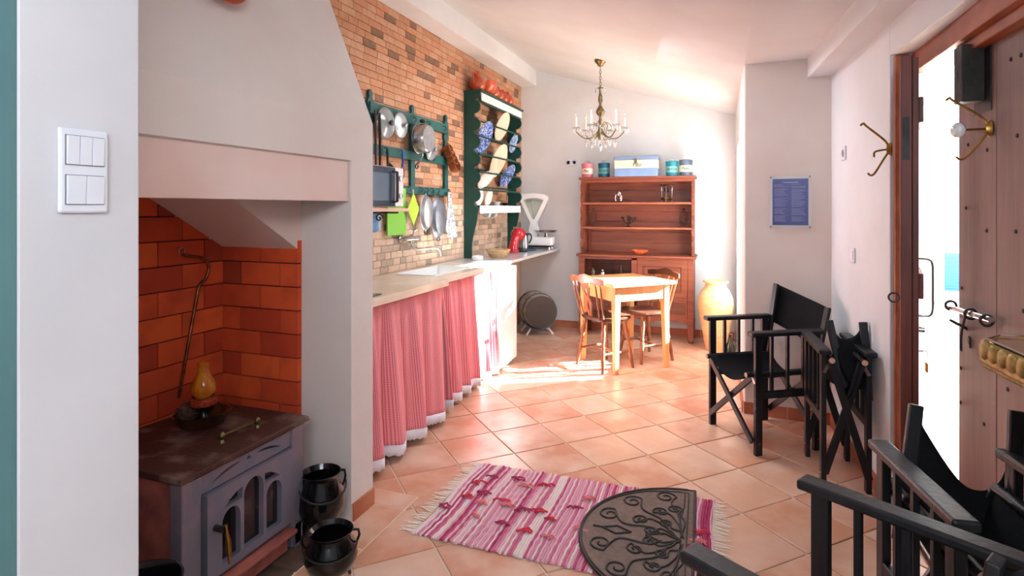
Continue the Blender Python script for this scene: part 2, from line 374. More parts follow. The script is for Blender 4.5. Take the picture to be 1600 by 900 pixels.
# glazed side door in the side wall
dr = tag(thing('door_1', None, None, (.15, 5.46, 0)), kind='structure')
WP = mat('white_gloss_paint', '#f0f0f0', .35)
f = MB(); f.bx(.003, .175, -.378, -.345, 0, 1.978); f.bx(.003, .175, .345, .378, 0, 1.978); f.bx(.003, .175, -.378, .378, 1.945, 1.978)
obj('door_frame', f, WP, dr, bev=.004)
f = MB(); f.bx(.05, .09, -.344, .344, .01, .50)   # lower panel sized to the sun patch; pane left out to admit sun
obj('door_leaf', f, WP, dr, bev=.004)
f = MB(); f.tube([(.05, -.30, .44), (.01, -.30, .44), (.005, -.30, .43), (.005, -.2, .43)], .009); obj('door_handle', f, CHROME, dr, True)

# ================================================================ STOVE AND HEARTH
t = thing('wood_stove', 'grey cast iron wood stove with arched glass door and rusty top in the fireplace', 'stove', (-1.85, 1.6, 0))
O = Vector((-1.85, 1.6, 0))
def wx(m): m.v = [(x-O.x, y-O.y, z-O.z) for x, y, z in m.v]; return m
tp = MB(); tp.bx(-2.12, -1.585, 1.315, 1.91, .507, .526); tp.bx(-2.10, -1.60, 1.33, 1.895, .495, .508)
obj('stove_top', wx(tp), STOVET, t, bev=.004)
bd = MB(); bd.bx(-2.09, -1.64, 1.345, 1.36, .1, .496); bd.bx(-2.09, -1.64, 1.87, 1.885, .1, .496); bd.bx(-2.09, -2.07, 1.345, 1.885, .1, .496); bd.bx(-2.09, -1.64, 1.345, 1.885, .1, .115)
obj('body', wx(bd), STOVER, t, bev=.003)
fr = MB(); fr.bx(-1.66, -1.605, 1.335, 1.41, .02, .496); fr.bx(-1.66, -1.605, 1.83, 1.895, .02, .496); fr.bx(-1.66, -1.622, 1.40, 1.84, .07, .125)
obj('front_frame', wx(fr), STOVE, t, bev=.006)
def arch(cx, zb, w, hgt, n=9, skew=0):
    P = [(cx-w/2, zb), (cx+w/2, zb)]
    r = w/2; zt = zb+hgt-r
    P += [(cx+r*math.cos(PI*i/n), zt+r*1.05*math.sin(PI*i/n)) for i in range(n+1)]
    return P
TO = Tm(-O.x, -O.y, 0)
def slot(y0, z0, y1, z1, hw, bend): # a curved vent slot
    up = [(y0+(y1-y0)*i/8, z0+(z1-z0)*i/8+bend*math.sin(PI*i/8)+hw*math.sin(PI*(i+.6)/9.2)) for i in range(9)]
    dn = [(y0+(y1-y0)*i/8, z0+(z1-z0)*i/8+bend*math.sin(PI*i/8)-hw*math.sin(PI*(i+.6)/9.2)) for i in range(8, -1, -1)]
    return up+dn
plate('vent_panel', [(1.405, .43), (1.835, .43), (1.835, .496), (1.405, .496)], [slot(1.455, .45, 1.575, .474, .005, .006), slot(1.655, .474, 1.775, .45, .005, .006), [(1.602, .468), (1.628, .468), (1.615, .482)]], .02, STOVE, TO @ Tm(-1.622, 0, 0) @ FX, t, .001)
obj('vent_backing', wx(MB().bx(-1.64, -1.633, 1.405, 1.835, .43, .496)), BLACKP, t)
dfr = plate('stove_door', [(1.42, .135), (1.825, .135), (1.825, .425), (1.42, .425)], [arch(1.519, .165, .078, .175), arch(1.62, .165, .092, .235), arch(1.72, .165, .078, .175),
     [(1.49, .352), (1.565, .352), (1.568, .392), (1.54, .385), (1.51, .37)], [(1.75, .352), (1.675, .352), (1.672, .392), (1.70, .385), (1.73, .37)]], .026, STOVE, TO @ Tm(-1.606, 0, 0) @ FX, t, .002)
obj('door_glass', wx(MB().bx(-1.620, -1.615, 1.45, 1.79, .15, .41)), FIREG, dfr)
hd = MB(); hd.tube([(-1.593, 1.452, .305), (-1.555, 1.452, .305)], .011, 10)
obj('handle_arm', wx(hd), IRON, dfr, True)
hd = MB(); hd.tube([(-1.552, 1.455, .32), (-1.55, 1.457, .30), (-1.547, 1.462, .26), (-1.546, 1.464, .225), (-1.546, 1.466, .185)], [.006, .005, .009, .0085, .003], 10)
obj('door_handle', wx(hd), BRASS, dfr, True)['label'] = 'polished brass handle'
obj('ash_lip', wx(MB().bx(-1.61, -1.56, 1.43, 1.81, .105, .118)), STOVER, t, bev=.002)
obj('ash_drawer', wx(MB().bx(-1.625, -1.60, 1.45, 1.80, .03, .10)), STOVER, t, bev=.003)
for y in (1.345, 1.845):
    for x in (-1.655, -2.09): obj('leg', wx(MB().bx(x, x+.05, y, y+.04, 0.012, .11)), STOVE, t, bev=.004)
tr = MB(); tr.tube([(-1.70, 1.577, .553), (-1.69, 1.735, .553)], .004)
obj('top_rail', wx(tr), BRASSD, t, True)
for x, y in ((-1.70, 1.577), (-1.69, 1.735)): obj('rail_post', wx(MB().lathe([(.010, .525), (.008, .531), (.006, .538), (.010, .545), (.012, .553), (.010, .560), (.005, .566)], 12, (x, y, 0))), BRASSD, t, True)

# oil lamp in a brown dish on the stove
t = thing('glazed_dish', 'oval dark brown glazed dish with a crimped rim on top of the stove', 'dish', (-1.905, 1.675, .526))
pr = [(.0001, .004), (.05, .0), (.075, .012), (.092, .042), (.100, .055), (.094, .055), (.086, .042), (.07, .018), (.0001, .010)]
DISH = mat('brown_glaze', '#2a140d', .2, col2='#5a2c18', scale=20, mix=(.5, .8), coat=.6)
dm = MB().lathe(pr, 40, fr=lambda a: 1+.025*math.cos(14*a), sy=.82, sx=1.05); dm.v = [Matrix.Rotation(.9, 3, 'Z') @ Vector(v) for v in dm.v]
obj('bowl', dm, DISH, t, True)
t = thing('oil_lamp', 'small oil lamp with amber ribbed glass chimney standing in the brown dish', 'lamp', (-1.905, 1.68, .540))
obj('base', MB().lathe([(.03, 0), (.034, .01), (.02, .02), (.012, .035), (.012, .05), (.028, .058), (.038, .066)], 18), CASTI, t, True)
obj('basket_gallery', MB().lathe([(.03, .062), (.046, .07), (.05, .082), (.048, .098), (.040, .103), (.038, .09), (.03, .07)], 22, fr=lambda a: 1+.03*math.cos(11*a)), mat('orange_basketwork', '#b8401d', .5, col2='#4a1408', scale=60, stretch=(1, 1, 5)), t, True)
AMB = mat('amber_glass', '#e0700f', .06, trans=.55, ior=1.4, col2='#f2a332', scale=30)
obj('glass_chimney', MB().lathe([(.030, .098), (.040, .112), (.047, .130), (.042, .155), (.03, .178), (.021, .198), (.019, .222), (.022, .236), (.0195, .236), (.017, .222), (.019, .2), (.028, .178), (.04, .155), (.044, .13), (.037, .112), (.028, .1)], 36, fr=lambda a: 1+.025*math.cos(18*a)), AMB, t, True)
t = thing('pinecone', 'dark rough pinecone lying in the brown dish beside the oil lamp', 'pinecone', (-1.965, 1.655, .545))
pc = MB(); pc.sph((0, 0, .035), .03, 10, 8, (1, 1, 1.3))
for k in range(46):
    a = k*2.4; zz = .002+.066*k/46; r = .034*math.sin(PI*min(1, .15+.85*(zz/.075))); M = Tm(r*math.cos(a), r*math.sin(a), zz) @ Matrix.Rotation(a, 4, 'Z') @ Rm('Y', -25); pc.bx(-.006, .008, -.006, .006, -.0015, .0015, M)
obj('scales', pc, mat('pinecone_brown', '#3a221b', .8, col2='#6a4232', scale=60), t)
# fire hook hanging on the back wall
t = thing('chimney_hook', 'long bronze chimney hook hanging from a ring on the firebrick wall', 'hook', (-2.2, 1.83, 1.18))
pts = [(0, 0, 0), (.012, .03, -.012), (.016, .07, -.018), (.018, .105, -.035), (.018, .122, -.07), (.016, .11, -.115), (.01, .085, -.14), (.01, .072, -.165)]
def smooth(P, n=6):
    out = []; P = [Vector(p) for p in P]
    for i in range(len(P)-1):
        a, b, c, d = P[max(i-1, 0)], P[i], P[i+1], P[min(i+2, len(P)-1)]
        for k in range(n):
            u = k/n; out.append(.5*((2*b)+(c-a)*u+(2*a-5*b+4*c-d)*u*u+(3*b-a-3*c+d)*u**3))
    return out+[P[-1]]
BRZ = mat('polished_bronze', '#8a5a38', .28, .95, col2='#5c3a28', scale=30)
obj('curved_rod', MB().tube(smooth(pts)+[Vector((.005, -.02, -.62))], .0072, 10), BRZ, t, True)
obj('eyelet', MB().tube([(0, .014*math.cos(a), .012+.014*math.sin(a)) for a in [2*PI*i/14 for i in range(14)]], .003, 6, True).tube([(-.03, 0, .026), (.002, 0, .026)], .003, 6), CHROME, t, True)
# cast-iron pots
def caul(name, label, loc, s, rz, legs=True, prof=None):
    t = thing(name, label, 'pot', loc, rz, 'iron pots around the stove'); t.scale = (s, s, s)
    pr = [(.001, .035), (.05, .04), (.085, .065), (.098, .10), (.092, .14), (.075, .165), (.072, .182), (.083, .196), (.079, .197), (.068, .182), (.07, .165), (.086, .14), (.091, .10), (.079, .07), (.045, .047), (.001, .044)]
    obj('pot_body', MB().lathe(pr, 36), CASTI, t, True)
    for k in range(3): a = k*2*PI/3+.5; obj('foot', MB().tube([(.06*math.cos(a), .06*math.sin(a), .055), (.072*math.cos(a), .072*math.sin(a), .02), (.078*math.cos(a), .078*math.sin(a), 0)], [.012, .008, .006], 8), CASTI, t, True)
    obj('bail_handle', MB().tube([(.096*math.cos(a), -.035-.055*math.sin(a)*1.2, .165-.035*math.sin(a)) for a in [PI*i/16 for i in range(17)]], .0035, 8), IRON, t, True)
    for sx in (-1, 1): obj('lug', MB().tube([(sx*.078, 0, .188), (sx*.1, 0, .185), (sx*.104, 0, .165), (sx*.094, 0, .14)], .005, 8), CASTI, t, True)
    return t
caul('iron_cauldron', 'round three-legged black iron pot with bail handle standing on the floor tiles nearest the camera', (-1.345, 1.735, .003), .98, .6)
caul('iron_cauldron', 'taller black iron pot between the stove and the white pier', (-1.565, 1.955, .012), 1.12, .9).scale = (.98, .98, 1.36)
t = thing('iron_cauldron', 'black iron pot partly hidden behind the near wall to the left of the stove', 'pot', (-1.53, 1.135, .004), .3, 'iron pots around the stove')
obj('pot_body', MB().lathe([(.001, .0), (.085, .0), (.12, .05), (.125, .16), (.105, .26), (.10, .3), (.112, .325), (.106, .326), (.094, .3), (.098, .26), (.117, .16), (.112, .055), (.001, .02)], 36), CASTI, t, True)
obj('bail_handle', MB().tube([(.115*math.cos(a), -.11*math.sin(a), .30-.05*math.sin(a)) for a in [PI*i/16 for i in range(17)]], .004, 8), IRON, t, True)
# light switch
t = thing('light_switch', 'white double switch plate with three rockers above two on the near wall', 'switch', (-1.109, .714, 1.448))
obj('plate', MB().bx(0, .009, -.043, .043, -.077, .077), WPLAST, t, bev=.004)
for z0, n in ((.037, 3), (-.035, 2)):
    ww = .066/n
    for i in range(n): obj('rocker', MB().add([(.009, -.033+i*ww+.0006, z0-.026), (.009, -.033+(i+1)*ww-.0006, z0-.026), (.009, -.033+(i+1)*ww-.0006, z0+.026), (.009, -.033+i*ww+.0006, z0+.026),
        (.0125, -.033+i*ww+.0006, z0-.026), (.0125, -.033+(i+1)*ww-.0006, z0-.026), (.0145, -.033+(i+1)*ww-.0006, z0+.026), (.0145, -.033+i*ww+.0006, z0+.026)],
        [(0, 3, 2, 1), (4, 5, 6, 7), (0, 1, 5, 4), (1, 2, 6, 5), (2, 3, 7, 6), (3, 0, 4, 7)]), WPLAST, t, bev=.0008)
    obj('rocker_frame', MB().bx(.0085, .0096, -.0345, .0345, z0-.0275, z0+.0275), mat('switch_gap', '#77777c', .6), t)
# terracotta plates on the hood
for loc, r, lb in (((-1.66, 1.50, 2.19), .12, 'terracotta plate hanging high on the hood, right of the two'), ((-1.66, 1.27, 2.20), .10, 'terracotta plate hanging high on the hood, left of the two')):
    M = Rm('Y', 90-20); tag(obj('terracotta_plate', MB().lathe([(.001, 0), (r*.6, .0), (r*.9, .016), (r, .028), (r*.99, .033), (r*.88, .022), (r*.58, .008), (.001, .008)], 32, (0, 0, 0), M), TERRA, smooth=True, loc=loc), lb, 'plate', 'terracotta plates on the hood')

# ================================================================ KITCHEN COUNTER
c = MB()
c.bx(-2.226, -1.66, 2.27, 3.34, .872, .915); c.bx(-2.226, -2.13, 3.34, 4.25, .875, .915); c.bx(-1.83, -1.73, 3.34, 4.25, .875, .915)
c.bx(-2.13, -1.83, 3.34, 3.46, .875, .915); c.bx(-2.13, -1.83, 4.08, 4.25, .875, .915)
tag(obj('marble_worktop', c, MARBLE, bev=.003), 'beige veined marble worktop with stepped front edge above the pink curtains', 'worktop')
tag(obj('white_worktop', MB().prism([(-2.226, 4.25), (-1.73, 4.25), (-1.745, 6.38), (-2.226, 6.38)], 'z', .888, .915), MARBLEW, bev=.003), 'thin pale marble worktop running over the fridge to the back wall', 'worktop')
t = thing('kitchen_sink', 'white ceramic sink basin let into the marble worktop below the tap', 'sink', (-1.98, 3.77, .915))
b = MB()
for a in ((-.155, -.145, -.315, .315, -.16, .006), (.145, .155, -.315, .315, -.16, .006), (-.155, .155, -.315, -.305, -.16, .006), (-.155, .155, .305, .315, -.16, .006), (-.155, .155, -.315, .315, -.17, -.16)): b.bx(*a)
obj('basin', b, WCER, t, bev=.002); obj('drain', MB().lathe([(.001, -.158), (.035, -.158), (.038, -.154), (.03, -.153), (.001, -.157)], 20), CHROME, t, True)
t = thing('cooking_hob', 'black glass hob at the near end of the marble worktop', 'hob', (-1.87, 2.42, .915))
obj('glass_top', MB().bx(-.2, .17, -.14, .2, 0, .006), mat('black_glass', '#0c0c10', .06), t, bev=.002)
for y in (-.05, .1): obj('hob_knob', MB().lathe([(.017, .006), (.016, .022), (.001, .023)], 16, (.13, y, 0)), BLACKP, t, True)
# curtains under the worktop
GM = bpy.data.materials.new('pink_gingham'); GM.use_nodes = True; nt = GM.node_tree; bs = nt.nodes['Principled BSDF']; bs.inputs['Roughness'].default_value = .9
tc = nt.nodes.new('ShaderNodeTexCoord'); sx = nt.nodes.new('ShaderNodeSeparateXYZ'); nt.links.new(tc.outputs['Object'], sx.inputs[0])
def strp(sock, per):
    m1 = nt.nodes.new('ShaderNodeMath'); m1.operation = 'MULTIPLY'; m1.inputs[1].default_value = 1/per; nt.links.new(sock, m1.inputs[0])
    m2 = nt.nodes.new('ShaderNodeMath'); m2.operation = 'FRACT'; nt.links.new(m1.outputs[0], m2.inputs[0])
    m3 = nt.nodes.new('ShaderNodeMath'); m3.operation = 'GREATER_THAN'; m3.inputs[1].default_value = .5; nt.links.new(m2.outputs[0], m3.inputs[0]); return m3.outputs[0]
ad = nt.nodes.new('ShaderNodeMath'); ad.operation = 'ADD'; nt.links.new(strp(sx.outputs[1], .009), ad.inputs[0]); nt.links.new(strp(sx.outputs[2], .009), ad.inputs[1])
m4 = nt.nodes.new('ShaderNodeMath'); m4.operation = 'MULTIPLY'; m4.inputs[1].default_value = .5; nt.links.new(ad.outputs[0], m4.inputs[0])
cr = nt.nodes.new('ShaderNodeValToRGB'); cr.color_ramp.elements[0].color = lin('#f2c2c4'); cr.color_ramp.elements[1].color = lin('#dc5563'); cr.color_ramp.elements.new(.5).color = lin('#e6808a')
nt.links.new(m4.outputs[0], cr.inputs[0]); nt.links.new(cr.outputs[0], bs.inputs['Base Color'])
def curtain(y0, y1, x0, zt, zb, nf, label, seed):
    rr = random.Random(seed); t = thing('gingham_curtain', label, 'curtain', (x0, (y0+y1)/2, 0), 0, None)
    L = y1-y0; ph = [rr.uniform(0, 6) for _ in range(4)]
    def X(u, v):
        amp = .006+.034*(1-v)**.7*(1-.3*math.sin(u*7+ph[0])); big = math.sin(2*PI*nf*(u+.012*math.sin(9*u+ph[1])*(1-v))+ph[2])
        small = .5*math.sin(2*PI*nf*2.7*u+ph[3])*(.35+.65*v)
        return amp*(big+small)+.045*(1-v)-.015
    def fn(u, v): return (X(u, v), -L/2+L*u+.01*(1-v)*math.sin(2*PI*nf*u), zb+.055+(zt-zb-.055)*v)
    obj('cloth', MB().grid(fn, 220, 26), GM, t, True, solid=.002)
    def fh(u, v): return (X(u, 0)+.002, -L/2+L*u+.01*math.sin(2*PI*nf*u), zb+.058*v+(.004*math.sin(u*L*260) if v < .01 else 0))
    obj('lace_hem', MB().grid(fh, 330, 2), LACE, t, True, solid=.0015)
    def fg(u, v): return (X(u, 1)+.006+.003*math.sin(u*L*420), -L/2+L*u, zt-.012+.016*v)
    obj('gathered_band', MB().grid(fg, 330, 2), GM, t, True, solid=.002)
curtain(2.29, 3.36, -1.70, .872, .035, 4.5, 'pink gingham curtain with lace hem, under the nearer thicker part of the worktop', 3)
curtain(3.37, 4.33, -1.775, .873, .03, 5.5, 'pink gingham curtain with lace hem, under the sink next to the fridge', 5)
# fridge
t = thing('fridge', 'white undercounter fridge between the pink curtain and the barrel', 'fridge', (-1.96, 4.56, 0))
obj('cabinet', MB().bx(-.26, .22, -.20, .20, .02, .875), WHITE, t, bev=.006)
obj('fridge_door', MB().bx(.225, .265, -.20, .20, .06, .86), WHITE, t, bev=.01)
obj('top_hinge', MB().bx(.18, .262, .15, .195, .861, .872), WPLAST, t, bev=.002)
for x in (-.2, .17):
    for y in (-.16, .16): obj('foot', MB().lathe([(.018, 0), (.018, .02)], 12, (x, y, 0)), BLACKP, t)
tag(obj('counter_post', MB().bx(-1.80, -1.775, 4.80, 4.83, 0.001, .887), WP, bev=.002), 'slim white post holding the worktop right of the fridge', 'post')
# barrel on its cradle
t = thing('wine_barrel', 'small weathered grey-brown barrel lying on a cradle under the end of the worktop', 'barrel', (-1.90, 5.99, .06), math.radians(33))
BW = mat('weathered_barrel_wood', '#aaa39e', .7, col2='#8b847d', scale=6, stretch=(4, .5, 4), mix=(.3, .75), bump=.1)
n = 18; 
for k in range(n):
    a0 = 2*PI*k/n+.01; a1 = 2*PI*(k+1)/n-.01; V = []; F = []
    for i in range(9):
        y = -.2+.4*i/8; r = .165+.03*math.cos(PI*(y/.4)); 
        for a, rr in ((a0, r), (a1, r), (a1, r-.015), (a0, r-.015)): V.append((rr*math.cos(a), y, .205+rr*math.sin(a)))
    for i in range(8):
        for j in range(4): F.append((i*4+j, i*4+(j+1) % 4, (i+1)*4+(j+1) % 4, (i+1)*4+j))
    F += [(3, 2, 1, 0), (32, 33, 34, 35)]; obj('stave', MB().add(V, F), BW, t, True)
for y in (-.19, -.1, .1, .19):
    r = .166+.03*math.cos(PI*(y/.4)); 
    obj('hoop', MB().lathe([(r-.002, -.011), (r+.003, -.011), (r+.003, .011), (r-.002, .011)], 36, (0, y, .205), Rm('X', 90)), mat('grey_iron_hoop', '#55524f', .5, .6), t, True)
for k in range(7):
    x0 = -.147+k*.042; x1 = x0+.0405; xm = max(abs(x0), abs(x1)); hh = math.sqrt(max(.0004, .151**2-xm**2)); obj('head_board', MB().bx(x0, x1, -.182, -.170, .205-hh, .205+hh), BW, t, bev=.001)
obj('head_ring', MB().tube([(.112*math.cos(a), -.184, .205+.112*math.sin(a)) for a in [2*PI*k/36 for k in range(36)]], .004, 6, True), BW, t, True)
obj('bung_hole', MB().lathe([(.013, 0), (.013, .006), (.001, .006)], 14, (.03, -.182, .125), Rm('X', 90)), BLACKP, t)
t = thing('barrel_cradle', 'blue-grey metal cradle with splayed white feet under the barrel', 'stand', (-1.90, 5.99, 0), math.radians(33))
BG = mat('blue_grey_paint', '#6f7f92', .5)
obj('saddle', MB().grid(lambda u, v: (.17*(u*2-1), -.13+.26*v, .062+.075*(u*2-1)**2), 12, 2), BG, t, True, solid=.008)
for sx in (-1, 1):
    for y in (-.1, .1): obj('leg', MB().tube([(sx*.1, y, .075), (sx*.15, y*1.2, .006)], .011, 8), WPLAST, t, True)

# ================================================================ THINGS ON THE WORKTOP
t = thing('soap_dish', 'small white lidded soap dish on the worktop at the foot of the plate rack', 'dish', (-2.05, 4.70, .915))
obj('dish', MB().lathe([(.001, 0), (.05, 0), (.055, .018), (.05, .02), (.001, .02)], 24), WCER, t, True); obj('lid', MB().lathe([(.052, .02), (.05, .034), (.03, .042), (.001, .044)], 24), WCER, t, True)
t = thing('bread_basket', 'small pale wicker basket on the worktop in front of the red coffee machine', 'basket', (-1.95, 4.95, .915))
WK = mat('pale_wicker', '#dcc19a', .75, col2='#b8925f', scale=70, stretch=(1, 1, 4), mix=(.4, .6), bump=.3, bscale=120)
bk = MB()
for i in range(7): r = .062+.048*(i/6)**.8; z = .006+.011*i; bk.tube([(r*(1+.012*math.cos(12*a+i*PI))*math.cos(a), r*(1+.012*math.cos(12*a+i*PI))*math.sin(a), z) for a in [2*PI*k/48 for k in range(48)]], .0065, 6, True)
bk.lathe([(.001, 0), (.062, 0), (.062, .006), (.001, .006)], 24)
obj('weave', bk, WK, t, True)
t = thing('coffee_machine', 'glossy red rounded capsule coffee machine under the plate rack', 'coffee machine', (-2.0, 5.62, .915), .15)
RED = mat('glossy_red_plastic', '#c8222f', .18, coat=.6)
obj('body', MB().tube(smooth([(-.03, -.05, .0), (-.03, -.045, .05), (-.02, -.03, .12), (0, .0, .165)]), [.058]*4+[.05]*6+[.045]*5+[.046]*4, 18), RED, t, True)
obj('head', MB().sph((.01, .03, .19), .078, 22, 14, (1, 1, .92)), RED, t, True)
obj('lever', MB().tube([(.0, -.02, .25), (-.01, -.05, .262), (-.02, -.07, .262)], .008, 8), CHROME, t, True)
obj('drip_tray', MB().lathe([(.001, 0), (.06, 0), (.06, .02), (.001, .022)], 20, (.03, .09, 0)), BLACKP, t, True)
t = thing('serving_tray', 'dark blue round tray on the worktop under the steel kettle', 'tray', (-2.03, 5.92, .915))
obj('rim', MB().lathe([(.001, 0), (.13, 0), (.14, .022), (.136, .022), (.126, .005), (.001, .005)], 32), mat('dark_blue_tin', '#3a5266', .35), t, True)
t = thing('steel_kettle', 'slim stainless steel kettle with black lid and handle on the blue tray', 'kettle', (-2.03, 5.93, .921))
obj('body', MB().lathe([(.001, 0), (.055, 0), (.056, .01), (.048, .10), (.042, .16), (.04, .165)], 26), STEEL, t, True)
obj('lid', MB().lathe([(.043, .165), (.043, .175), (.03, .184), (.001, .186)], 24), BLACKP, t, True)
obj('handle', MB().tube(smooth([(.03, .025, .175), (.06, .055, .165), (.066, .06, .12), (.05, .045, .08), (.04, .035, .07)]), .008, 8), BLACKP, t, True)
# shop scale
t = thing('shop_scale', 'white enamelled shop scale with fan-shaped glass dial and steel pan by the back wall', 'scale', (-1.93, 6.17, .915), .10)
obj('base', MB().bx(-.17, .17, -.11, .11, .045, .14), WHITE, t, bev=.018)
obj('plinth', MB().bx(-.15, .15, -.09, .09, .025, .047), BLACKP, t, bev=.004)
for x in (-.13, .13):
    for y in (-.08, .08): obj('foot', MB().lathe([(.014, 0), (.011, .03)], 12, (x, y, 0)), CHROME, t, True)
fan = [(-.055, .22), (-.035, .30), (-.165, .56), (-.16, .595), (-.12, .618), (0, .635), (.12, .618), (.16, .595), (.165, .56), (.035, .30), (.055, .22), (.05, .14), (-.05, .14)]
fan = [(x-.06, z) for x, z in fan]
hole = [(x-.06, z) for x, z in [(-.012, .34), (-.115, .555), (-.06, .575), (0, .582), (.06, .575), (.115, .555), (.012, .34)]][::-1]
plate('dial_housing', fan, [hole], .06, WHITE, FY, t, .008)
dial = mat('cream_dial', '#d9dfcf', .5)
plate('dial_face', hole, [], .02, dial, FY, t)
dk = MB()
for k in range(25): a = math.radians(-22+44*k/24); r0, r1 = (.19, .225) if k % 4 == 0 else (.205, .225); dk.bar((-.06+r0*math.sin(a), -.0115, .34+r0*math.cos(a)), (-.06+r1*math.sin(a), -.0115, .34+r1*math.cos(a)), .0015, .001, (0, 1, 0))
obj('dial_marks', dk, BLACKP, t); obj('needle', MB().bar((-.06, -.0125, .34), (-.10, -.0125, .55), .002, .001, (0, 1, 0)), BLACKP, t)
obj('dial_glass', MB().prism([(x, z) for x, z in hole], 'y', -.026, -.022), GLASS, t)
obj('pan_post', MB().lathe([(.03, .14), (.022, .155), (.016, .185)], 16, (.085, -.02, 0)), CHROME, t, True)
obj('weighing_pan', MB().lathe([(.001, .186), (.10, .188), (.125, .205), (.128, .214), (.122, .214), (.10, .196), (.001, .194)], 32, (.085, -.02, 0)), STEEL, t, True)
obj('side_wheel', MB().tube([(-.19+.0, -.1+.03*math.cos(a), .19+.03*math.sin(a)) for a in [2*PI*k/20 for k in range(20)]], .006, 6, True), BLACKP, t, True)

# ================================================================ WALL KITCHEN RACK
t = thing('utensil_rack', 'teal painted wooden hanging rack with turned finials on the brick wall', 'rack', (-2.226, 3.81, 1.8))
def yz(y): return y-3.81
def fin(y, ztop, zbot, name='post'):
    P = []
    prof = [(.030, 0), (.030, .62), (.045, .655), (.030, .69), (.018, .72), (.034, .755), (.034, .77), (.016, .80), (.022, .82), (.014, .84), (.0, .85)]
    hh = ztop-zbot; base = .85; prof = [(w_, z_+hh-base) if z_ > 0 else (w_, 0) for w_, z_ in prof]
    P = [(w_, z_) for w_, z_ in prof]+[(-w_, z_) for w_, z_ in prof[::-1][1:]]
    plate(name, [(u+yz(y), v+zbot-1.8) for u, v in P], [], .022, TEAL, Tm(.012, 0, 0) @ FX, t, .003)
fin(3.26, 2.18, 1.55); fin(3.82, 2.17, 1.48); fin(4.385, 2.18, 1.48)
for z0, z1, ya, yb in ((2.015, 2.095, 3.24, 4.40), (1.745, 1.815, 3.24, 4.40), (1.485, 1.545, 3.55, 4.42)): obj('rail', MB().bx(.012, .034, yz(ya), yz(yb), z0-1.8, z1-1.8), TEAL, t, bev=.003)
for y, z in ((3.38, 2.06), (3.57, 2.06), (3.80, 2.06), (4.02, 2.06), (4.30, 2.06), (3.40, 1.79), (3.60, 1.79), (4.1, 1.79), (4.32, 1.79), (3.72, 1.53), (3.90, 1.53), (3.99, 1.53), (4.08, 1.53), (4.18, 1.53), (4.38, 1.53)):
    obj('hook', MB().tube([(.034, yz(y), z-1.8+.008), (.055, yz(y), z-1.8+.006), (.062, yz(y), z-1.8-.008), (.058, yz(y), z-1.8-.022), (.046, yz(y), z-1.8-.026)], .0028, 6), IRON, t, True)
XW = -2.226
def lid(y, z, r, label, glassy, knobm, tilt=0):
    t = thing('pan_lid', label, 'lid', (XW+.062, y, z), 0, 'pan lids on the wall rack'); M = Rm('Y', 90)
    obj('lid_dome', MB().lathe([(r-.004, .0), (r-.004, .006), (r*.7, .018), (r*.3, .026), (.001, .028), (.001, .024), (r*.3, .022), (r*.7, .014), (r-.006, .0)], 36, (0, 0, 0), M), glassy, t, True)
    obj('steel_rim', MB().tube([(0, r*math.cos(a), r*math.sin(a)) for a in [2*PI*k/40 for k in range(40)]], .004, 6, True), STEEL, t, True)
    obj('knob', MB().lathe([(.008, .026), (.008, .038), (.02, .042), (.02, .052), (.001, .056)], 16, (0, 0, 0), M), knobm, t, True)
GL2 = mat('smoky_lid_glass', '#c8cdd0', .08, col2='#b4babd', scale=10, trans=.55)
lid(3.385, 1.965, .105, 'large glass pan lid with black knob, leftmost on the rack', GL2, BLACKP)
lid(3.575, 1.975, .092, 'steel pan lid with steel knob beside the large glass lid', ALU, STEEL)
t = thing('saucepan', 'stainless steel saucepan hanging bottom outwards in the middle of the rack', 'pan', (XW+.075, 3.82, 1.905))
M = Rm('Y', 90)
obj('pan_body', MB().lathe([(.112, .0), (.116, .002), (.112, .006), (.110, .07), (.098, .088), (.001, .09), (.001, .086), (.096, .084), (.106, .07), (.108, .003)], 40, (0, 0, 0), M), STEEL, t, True)
obj('pan_handle', MB().tube(smooth([(.03, -.01, -.108), (.035, -.015, -.135), (.02, -.03, -.17), (.0, -.035, -.2)]), .008, 8), STEEL, t, True)
obj('handle_loop', MB().tube([(.0, -.035+.018*math.cos(a), -.21+.018*math.sin(a)) for a in [2*PI*k/16 for k in range(16)]], .005, 6, True), BLACKP, t, True)
obj('grip', MB().sph((.03, 0, .135), .022, 12, 8, (1, 1.4, .7)), BLACKP, t, True)
lid(4.03, 1.845, .085, 'glass pan lid hanging right of the saucepan below the middle rail', GL2, STEEL)
CUPW = mat('copper_brown_wood', '#9a5a30', .35, col2='#7a4020', scale=12)
for k, (z, r, dy) in enumerate(((1.74, .062, .04), (1.79, .052, .02), (1.835, .045, 0), (1.875, .038, -.01))):
    names = ('largest and lowest of the four brown scoops on the rack', 'second lowest of the four brown scoops on the rack', 'third of the four brown scoops on the rack, counting from below', 'smallest and topmost of the four brown scoops on the rack')
    t = thing('wooden_scoop', names[k], 'scoop', (XW+.05+.012*(4-k), 4.345+dy, z), 0, 'brown scoops hanging on the rack'); M = Rm('Y', 70)
    obj('cup', MB().lathe([(.001, -.035), (r*.8, -.034), (r, -.01), (r, .03), (r-.006, .03), (r-.007, -.008), (r*.75, -.028), (.001, -.029)], 24, (0, 0, 0), M), CUPW, t, True)
    obj('handle', MB().bar((0, .0, r*.8), (-.01, -.01, r+.055), .014, .006, (1, 0, 0)), CUPW, t, bev=.002)
def hang(name, label, cat, y, ztop, zbot, m, r=.007, tip=None, dx=.06, group='utensils hanging on the rack', tiltx=0, tm=None):
    t = thing(name, label, cat, (XW+dx, y, ztop), 0, group); L = ztop-zbot
    obj('handle', MB().tube([(0, 0, 0), (.002, .003, -L*.3), (tiltx, .006, -L)], [r*.8, r, r*.8], 10), m, t, True)
    if tip: tip(t, -L, tm or m)
